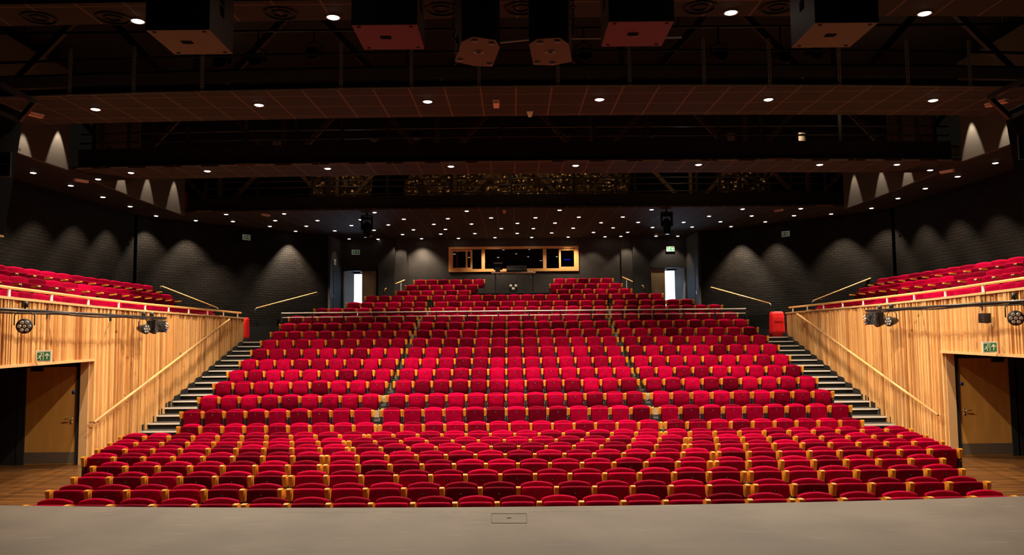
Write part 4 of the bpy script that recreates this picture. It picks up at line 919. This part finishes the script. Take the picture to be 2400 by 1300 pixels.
# ------------------------------------------------------------------ wall lighting bars with LED pars
for s_,nm in ((-1,'left'),(1,'right')):
    if s_<0: A_=at_x(0,724,-8.1); B_=at_x(388,745,-8.85)
    else: A_=at_x(2400,705,8.1); B_=at_x(2030,728,8.85)
    A_=Vector(A_);B_=Vector(B_); d=(B_-A_).normalized(); A0=A_-d*1.2
    g=thing('lighting_bar',f'black horizontal lighting bar with taped cables in front of the {nm} timber wall','lighting bar',tuple(A_))
    s=MB(); s.smooth=True; s.tube([A0,B_],.026,10); s.build('pipe','pipe_black',g)
    s=MB(); s.smooth=True
    rn=random.Random(2); pp=[]
    for i in range(30):
        t=i/29; pp.append(A0.lerp(B_,t)+Vector((0,0,-.03-.02*abs(math.sin(t*9))-.01*rn.random())))
    s.tube(pp,.011,6); s.tube([p+Vector((.02,0,.02)) for p in pp],.009,6); s.build('cable_loom','cable',g)
    for t in (.35,.75):
        p=A_.lerp(B_,t); wx=s_*(-fx(min(p.y,28))-.02); s=MB(); s.tube([p,(wx,p.y,p.z)],.02,8); s.box(*sorted((wx-s_*.02,wx)),p.y-.06,p.y+.06,p.z-.09,p.z+.09); s.build('wall_bracket','black_metal',g)
    def par(p,aim,label,r=.105,cable=True):
        p=Vector(p); aim=Vector(aim).normalized(); g=thing('led_par_light',label,'stage light',tuple(p))
        side=aim.cross(Vector((0,0,1))).normalized(); up=side.cross(aim)
        s=MB(); s.smooth=True; s.tube([p-aim*.02,p-aim*.06,p-aim*.20,p-aim*.26],[r*1.05,r,r*.7,r*.45],18); s.build('body','black_metal',g)
        s=MB(); s.smooth=True; s.tube([p-aim*.022,p+aim*.012],[r*1.08,r*1.08],18); s.build('bezel','black_matte',g)
        for k in range(7):
            o=Vector((0,0,0)) if k==6 else (side*math.cos(k*math.pi/3)+up*math.sin(k*math.pi/3))*r*.62
            s=MB(); s.smooth=True; s.tube([p+o+aim*.012,p+o+aim*.024,p+o+aim*.026],[r*.27,r*.25,r*.12],10); s.build('led_lens','led_lens',g)
        s=MB(); s.smooth=True; cc=p-aim*.1
        s.tube([cc-side*(r+.03),cc-side*(r+.03)+Vector((0,0,.17)),cc-side*(r*.6)+Vector((0,0,.23)),cc+side*(r*.6)+Vector((0,0,.23)),cc+side*(r+.03)+Vector((0,0,.17)),cc+side*(r+.03)],.011,6)
        s.build('yoke','black_metal',g)
        s=MB(); s.smooth=True; s.tube([cc+Vector((0,0,.23)),cc+Vector((0,0,.33))],.018,8); s.box(cc.x-.04,cc.x+.04,cc.y-.03,cc.y+.03,cc.z+.30,cc.z+.40); s.build('hook_clamp','black_metal',g)
        return cc
    # near par
    pc=at_x(57,764,-8.18) if s_<0 else at_x(2381,745,8.18)
    par(pc,(-s_*.55,-.9,-.15),f'black LED par can with seven lenses hanging near the {nm} edge of the frame',.115)
    Q=[(348,775),(362,775)] if s_<0 else [(2052,755),(2082,755)]
    X0=s_*8.85
    for i,(px,py) in enumerate(((343,771),(362,771)) if s_<0 else ((2056,755),(2083,753))):
        p=at_x(px,py,X0); par(p,(-s_*.95,-.35,-.1),f'black LED par can in the cluster at the {nm} bar end, {"left" if i==0 else "right"} one',.11)
    # dimmer box + cables
    p=Vector(at_x(368 if s_<0 else 2050,762 if s_<0 else 744,X0)); g=thing('dimmer_box',f'black socket box with a tangle of plugs and cables at the {nm} bar end','electrical box',tuple(p))
    s=MB(); s.box(p.x-.09,p.x+.09,p.y-.3,p.y+.3,p.z-.17,p.z+.12); s.build('box_body','black_matte',g)
    rn=random.Random(5+s_)
    for k in range(7):
        s=MB(); s.smooth=True; q0=p+Vector((-s_*.1,rn.uniform(-.3,.3),rn.uniform(-.1,.12))); q1=q0+Vector((-s_*rn.uniform(.02,.1),rn.uniform(-.5,.5),rn.uniform(-.35,-.1))); q2=p+Vector((-s_*.05,rn.uniform(-.6,.6),.12))
        pts=[q0*(1-t)**2+q1*2*t*(1-t)*1.0+q2*t*t for t in [i/8 for i in range(9)]]; s.tube(pts,.008,6); s.build('cable','cable',g)
    for k in range(4):
        q0=p+Vector((-s_*.12,-.35+.0*k+ (.62 if s_<0 else .62)-.05*k,.05-.06*k)); s=MB(); s.smooth=True; s.tube([q0,q0+Vector((0,.12,-.04))],.016,8); s.build('plug','white_plastic' if k<2 else 'blue_disc',g)
# small black speaker box on right wall
q=on_front(2318,745,1); q=(q[0]-.04,q[1],q[2]); s=MB(); g=thing('control_box','small black control box on the right timber wall above the exit sign','control box',q)
s.box(q[0]-.10,q[0]+.02,q[1]-.1,q[1]+.1,q[2]-.09,q[2]+.09); s.build('box_body','black_metal',g)
s=MB(); [s.box(q[0]-.104,q[0]-.10,q[1]-.07,q[1]-.02,q[2]-.05+.045*k,q[2]-.045+.045*k) for k in range(3)]; s.build('indicator_marks','strap',g)
s=MB(); s.box(q[0]-.103,q[0]-.02,q[1]-.1,q[1]-.102,q[2]-.1,q[2]-.09); s.tube([(q[0]-.03,q[1],q[2]+.09),(q[0]-.0,q[1],q[2]+.55)],.006,6); s.build('cable','cable',g)

# ------------------------------------------------------------------ seats
def pad(wb,wt,z0,h,arch,y0,lean,th,hi=True,corner=.03):
    """cushion: front faces -y, flat face with rounded rim; y0 = front at bottom, lean = shift at top"""
    s=MB(); s.smooth=True; vs=[];fs=[]
    U=[0,.3,.6,.82,.92,.97,1] if hi else [0,.6,.88,.97,1]
    U=[-u for u in U[:0:-1]]+U
    V=[0,.03,.08,.2,.5,.8,.9,.96,.985,1] if hi else [0,.06,.5,.9,.97,1]
    rd=lambda t,a: 1. if t<=a else math.sqrt(max(0,1-((t-a)/(1-a))**2))
    nx=len(U)-1; nz=len(V)-1
    for side in (0,1):
        for v in V:
            for u in U:
                w_=(wb+(wt-wb)*v)/2; t=abs(u)
                cut=corner*max(0,(t-.86)/.14)**2
                z=z0+v*(h+arch*(1-u*u)-cut)
                e=rd(t,.90)*rd(abs(2*v-1),.90)*(1-.10*(u*u)-.06*(2*v-1)**2)
                yc=y0+lean*v+th/2
                vs.append((u*w_,yc-(th/2)*e if side==0 else yc+(th/2)*e,z))
    M_=(nx+1)*(nz+1)
    for side in (0,1):
        for j in range(nz):
            for i in range(nx):
                a=side*M_+j*(nx+1)+i; f=(a,a+1,a+nx+2,a+nx+1); fs.append(f if side==0 else f[::-1])
    s.add(vs,fs); return s
def arm(x):
    s=MB(); t=.031
    prof=[(.00,.606),(.006,.617),(.016,.620),(.085,.620),(.10,.612),(.27,.575),(.28,.55),(.26,.47),(.10,.44),(.025,.45)]
    n=len(prof); vs=[]
    for sx in (-1,1):
        for y,z in prof:
            tt=t if z>.5 else t*.78
            vs.append((x+sx*tt,y,z))
    fs=[tuple(range(n)),tuple(range(n,2*n))[::-1]]+[((i+1)%n,i,i+n,(i+1)%n+n) for i in range(n)]
    s.add(vs,fs); return s
def paddle(x):
    s=MB(); t=.034; prof=[(-.17,.595),(-.16,.614),(-.12,.620),(.20,.612),(.21,.59),(.20,.575),(-.14,.58)]; n=len(prof)
    vs=[(x+sx*t,y,z-.07) for sx in (-1,1) for y,z in prof]
    s.add(vs,[tuple(range(n)),tuple(range(n,2*n))[::-1]]+[((i+1)%n,i,i+n,(i+1)%n+n) for i in range(n)]); return s
def leg(x):
    s=MB(); s.use('black_metal'); s.box(x-.022,x+.022,.03,.17,.27,.455); s.box(x-.018,x+.018,.07,.14,.03,.28)
    s.use('chrome'); s.box(x-.03,x+.03,.04,.20,.0,.03); s.box(x-.008,x+.008,.022,.03,.40,.425); s.box(x-.012,x+.012,.062,.07,.05,.24); return s
def seat_meshes(hi=True,k=1.):
    back=pad(.448*k,.456*k,.27,.350 if k==1 else .46,.042,.17,.05,.075,hi,.012)
    cush=pad(.425*k,.415*k,.235,.378,.006,.050,-.020,.085,hi,.010)
    plate=MB(); plate.use('plate_dark'); plate.smooth=False; plate.tube([(0,.028,.535),(0,.034,.535)],.020,10 if hi else 6); plate.use('plate_light'); plate.box(-.0035,.0035,.0265,.029,.529,.541)
    return back,cush,plate
HI=seat_meshes(True); LO=seat_meshes(False)
PX=.259
def mesh_of(mb,name,matn=None):
    o=mb.build(name,matn); m_=o.data; bpy.data.objects.remove(o); return m_
M_back=mesh_of(HI[0],'backrest','velvet'); M_cush=mesh_of(HI[1],'seat_cushion','velvet'); M_plate=mesh_of(HI[2],'number_plate')
M_armL=mesh_of(arm(-PX),'armrest','arm_wood'); M_armR=mesh_of(arm(PX),'armrest','arm_wood'); M_legL=mesh_of(leg(-PX),'leg'); M_legR=mesh_of(leg(PX),'leg')
GH=seat_meshes(True,1.16); GL=seat_meshes(False,1.16); GX=.30
MG={'b':mesh_of(GH[0],'backrest','velvet'),'c':mesh_of(GH[1],'seat_cushion','velvet'),'p':mesh_of(GH[2],'number_plate'),'aL':mesh_of(paddle(-GX),'armrest','arm_wood'),'aR':mesh_of(paddle(GX),'armrest','arm_wood'),'lL':mesh_of(leg(-GX),'leg'),'lR':mesh_of(leg(GX),'leg')}
MS={'b':M_back,'c':M_cush,'p':M_plate,'aL':M_armL,'aR':M_armR,'lL':M_legL,'lR':M_legR}
def seat_proto(two,MM,side='L'):
    g=bpy.data.objects.new('theatre_seat',None); col.objects.link(g)
    def c(n,m_,p): o=bpy.data.objects.new(n,m_); col.objects.link(o); o.parent=p; return o
    c('backrest',MM['b'],g); cu=c('seat_cushion',MM['c'],g); c('number_plate',MM['p'],cu); c('armrest',MM['a'+side],g); c('leg',MM['l'+side],g)
    if two: c('armrest',MM['aR'],g); c('leg',MM['lR'],g)
    return g
protos={False:[seat_proto(False,MS),False],True:[seat_proto(True,MS),False],'gl':[seat_proto(False,MG,'R'),False],'gr':[seat_proto(False,MG,'L'),False]}
def place(two,loc,rz,label,group):
    g0,used=protos[two]
    if not used: g=g0; protos[two][1]=True
    else:
        g=g0.copy(); col.objects.link(g)
        for ch in g0.children:
            c=ch.copy(); col.objects.link(c); c.parent=g
            for gr in ch.children: d=gr.copy(); col.objects.link(d); d.parent=c
    g.location=loc; g.rotation_euler=(0,0,rz); tag(g,label,'theatre seat',group); return g
mass=MB(); 
low=[]
lowarmL,lowarmR,lowlegL,lowlegR=arm(-PX),arm(PX),leg(-PX),leg(PX)
def remat(mb,n): mb.mats=[n]; mb.mi=[0]*len(mb.f)
for a in (LO[0],LO[1],GL[0],GL[1]): remat(a,'velvet_mass')
gaL,gaR,glL,glR=paddle(-GX),paddle(GX),leg(-GX),leg(GX)
for a in (gaL,gaR): remat(a,'arm_wood')
for a in (lowarmL,lowarmR): remat(a,'arm_wood')
def add_mass(two,loc,rz):
    M_=Matrix.Translation(loc)@Matrix.Rotation(rz,4,'Z')
    mass.extend(LO[0],M_,random.random()**.8*.75+.25); mass.extend(LO[1],M_,random.random()); mass.extend(LO[2],M_); mass.extend(lowarmL,M_); mass.extend(lowlegL,M_)
    if two: mass.extend(lowarmR,M_); mass.extend(lowlegR,M_)
def add_mass_g(two,loc,rz):
    M_=Matrix.Translation(loc)@Matrix.Rotation(rz,4,'Z')
    mass.extend(GL[0],M_,random.random()**.8*.75+.25); mass.extend(GL[1],M_,random.random()*.6); mass.extend(GL[2],M_); mass.extend(gaR if rz>0 else gaL,M_); mass.extend(glR if rz>0 else glL,M_)
BL={1:[(45,550,5),(568,1860,13),(1879,2394,5)],2:[(102,655,6),(674,1755,12),(1773,2327,6)],3:[(161.5,665.4,6),(679,1747,13),(1762,2267,6)],4:[(206.5,746.7,7),(760.7,1667,12),(1681.3,2221,7)],
5:[(185,752.6,8),(764,1673.2,13),(1686.7,2261.5,8)],6:[(217.3,811.8,9),(825.3,1606,12),(1618.6,2219.2,9)],7:[(247.7,803.8,9),(816,1609,13),(1619.4,2180.8,9)],8:[(272,852,10),(863,1550,12),(1561.2,2145.4,10)],
9:[(415.4,878.6,9),(890,1549,13),(1561,2023,9)],10:[(422,873.2,9),(892,1529,13),(1546.4,1996,9)],11:[(463.5,890,9),(905.5,1512,13),(1527.6,1953.8,9)],12:[(499,905.2,9),(923,1497,13),(1511.4,1916.5,9)],
13:[(532,917.8,9),(932.3,1482.5,13),(1495.4,1882,9)],14:[(560.8,930,9),(944,1470,13),(1483,1852.7,9)],15:[(587.7,941.5,9),(953.2,1458.5,13),(1471.4,1826,9)],16:[(610.8,951.4,9),(962.5,1448.6,13),(1460,1800.8,9)],
17:[(633.8,960.6,9),(972.3,1437.8,13),(1449.8,1777,9)],18:[(655,970.2,9),(980,1429.2,13),(1440,1754,9)],19:[(675.8,977,9),(986,1422,13),(1433,1729,9)],20:[(735.4,998,8),(1006,1424.6,13),(1434.5,1693.8,8)],
21:[(811.4,998.5,6),(1017.8,1422,13),(1438.5,1627,6)],22:[(855.4,1003,5),(1010,1429.8,14),(1432.5,1554.5,4)],23:[(927,1101.5,6),(1306,1480.6,6)],24:[(949.8,1119.4,6),(1288.6,1458,6)],25:[(970,1135.4,6),(1298.5,1437,5)]}
RNM=['front','second','third','fourth','fifth','sixth','seventh','eighth','ninth','tenth']
count=0
for r in range(1,26):
    y=row_y(r)
    for bi,(xa,xb,n) in enumerate(BL[r]):
        py=lambda x: ROWY[r-1]-.0096*(x-1200)
        Xa=at_y(xa,py(xa),y)[0]; Xb=at_y(xb,py(xb),y)[0]
        for i in range(n):
            X_=Xa+(Xb-Xa)*(i+.5)/n; yy=y+(.0018*X_*X_ if r<9 else 0)
            loc=(X_,yy,RZ[r]); two=(i==n-1)
            if r<=10:
                bn=('left','centre','right')[bi]
                place(two,loc,0,f'red velvet tip-up seat, {nth(i,n)}, {bn} block, {RNM[r-1]} row from the stage',f'folding seats in the {RNM[r-1]} row'); count+=1
            else: add_mass(two,loc,0)
# galleries
for s_,nm in ((-1,'left'),(1,'right')):
    rz=-s_*R(60)
    for X_,z,y0,y1,n,idx in ((12.25,3.75,17.6,27.0,14,2),(11.35,3.40,17.0,26.4,14,1),(10.32,2.93,15.2,27.3,18,0)):
        for i in range(n):
            y=y0+(y1-y0)*i/(n-1); x=X_
            if idx==0: x=X_+(-.75*(1-min(1,(y-13)/5)) if y<18 else 0)
            two=(s_<0 and i==0) or (s_>0 and i==0)
            loc=(s_*x,y,z)
            if idx==1 and 2<=i<11:
                place('gl' if s_<0 else 'gr',loc,rz,f'red velvet seat in the middle gallery row on the {nm}, {ORD[i-2]} from the frame edge','seats in the middle row of the galleries'); count+=1
            else: add_mass_g(two,loc,rz)
o=mass.build('theatre_seats',None,tone=True)
tag(o,'remaining red velvet seats of the upper raked rows and both side galleries','theatre seat','upper and gallery seats','stuff')
print('individual seats',count,'mass verts',len(mass.v))
for o in bpy.data.objects:
    if '_o' in o: del o['_o']
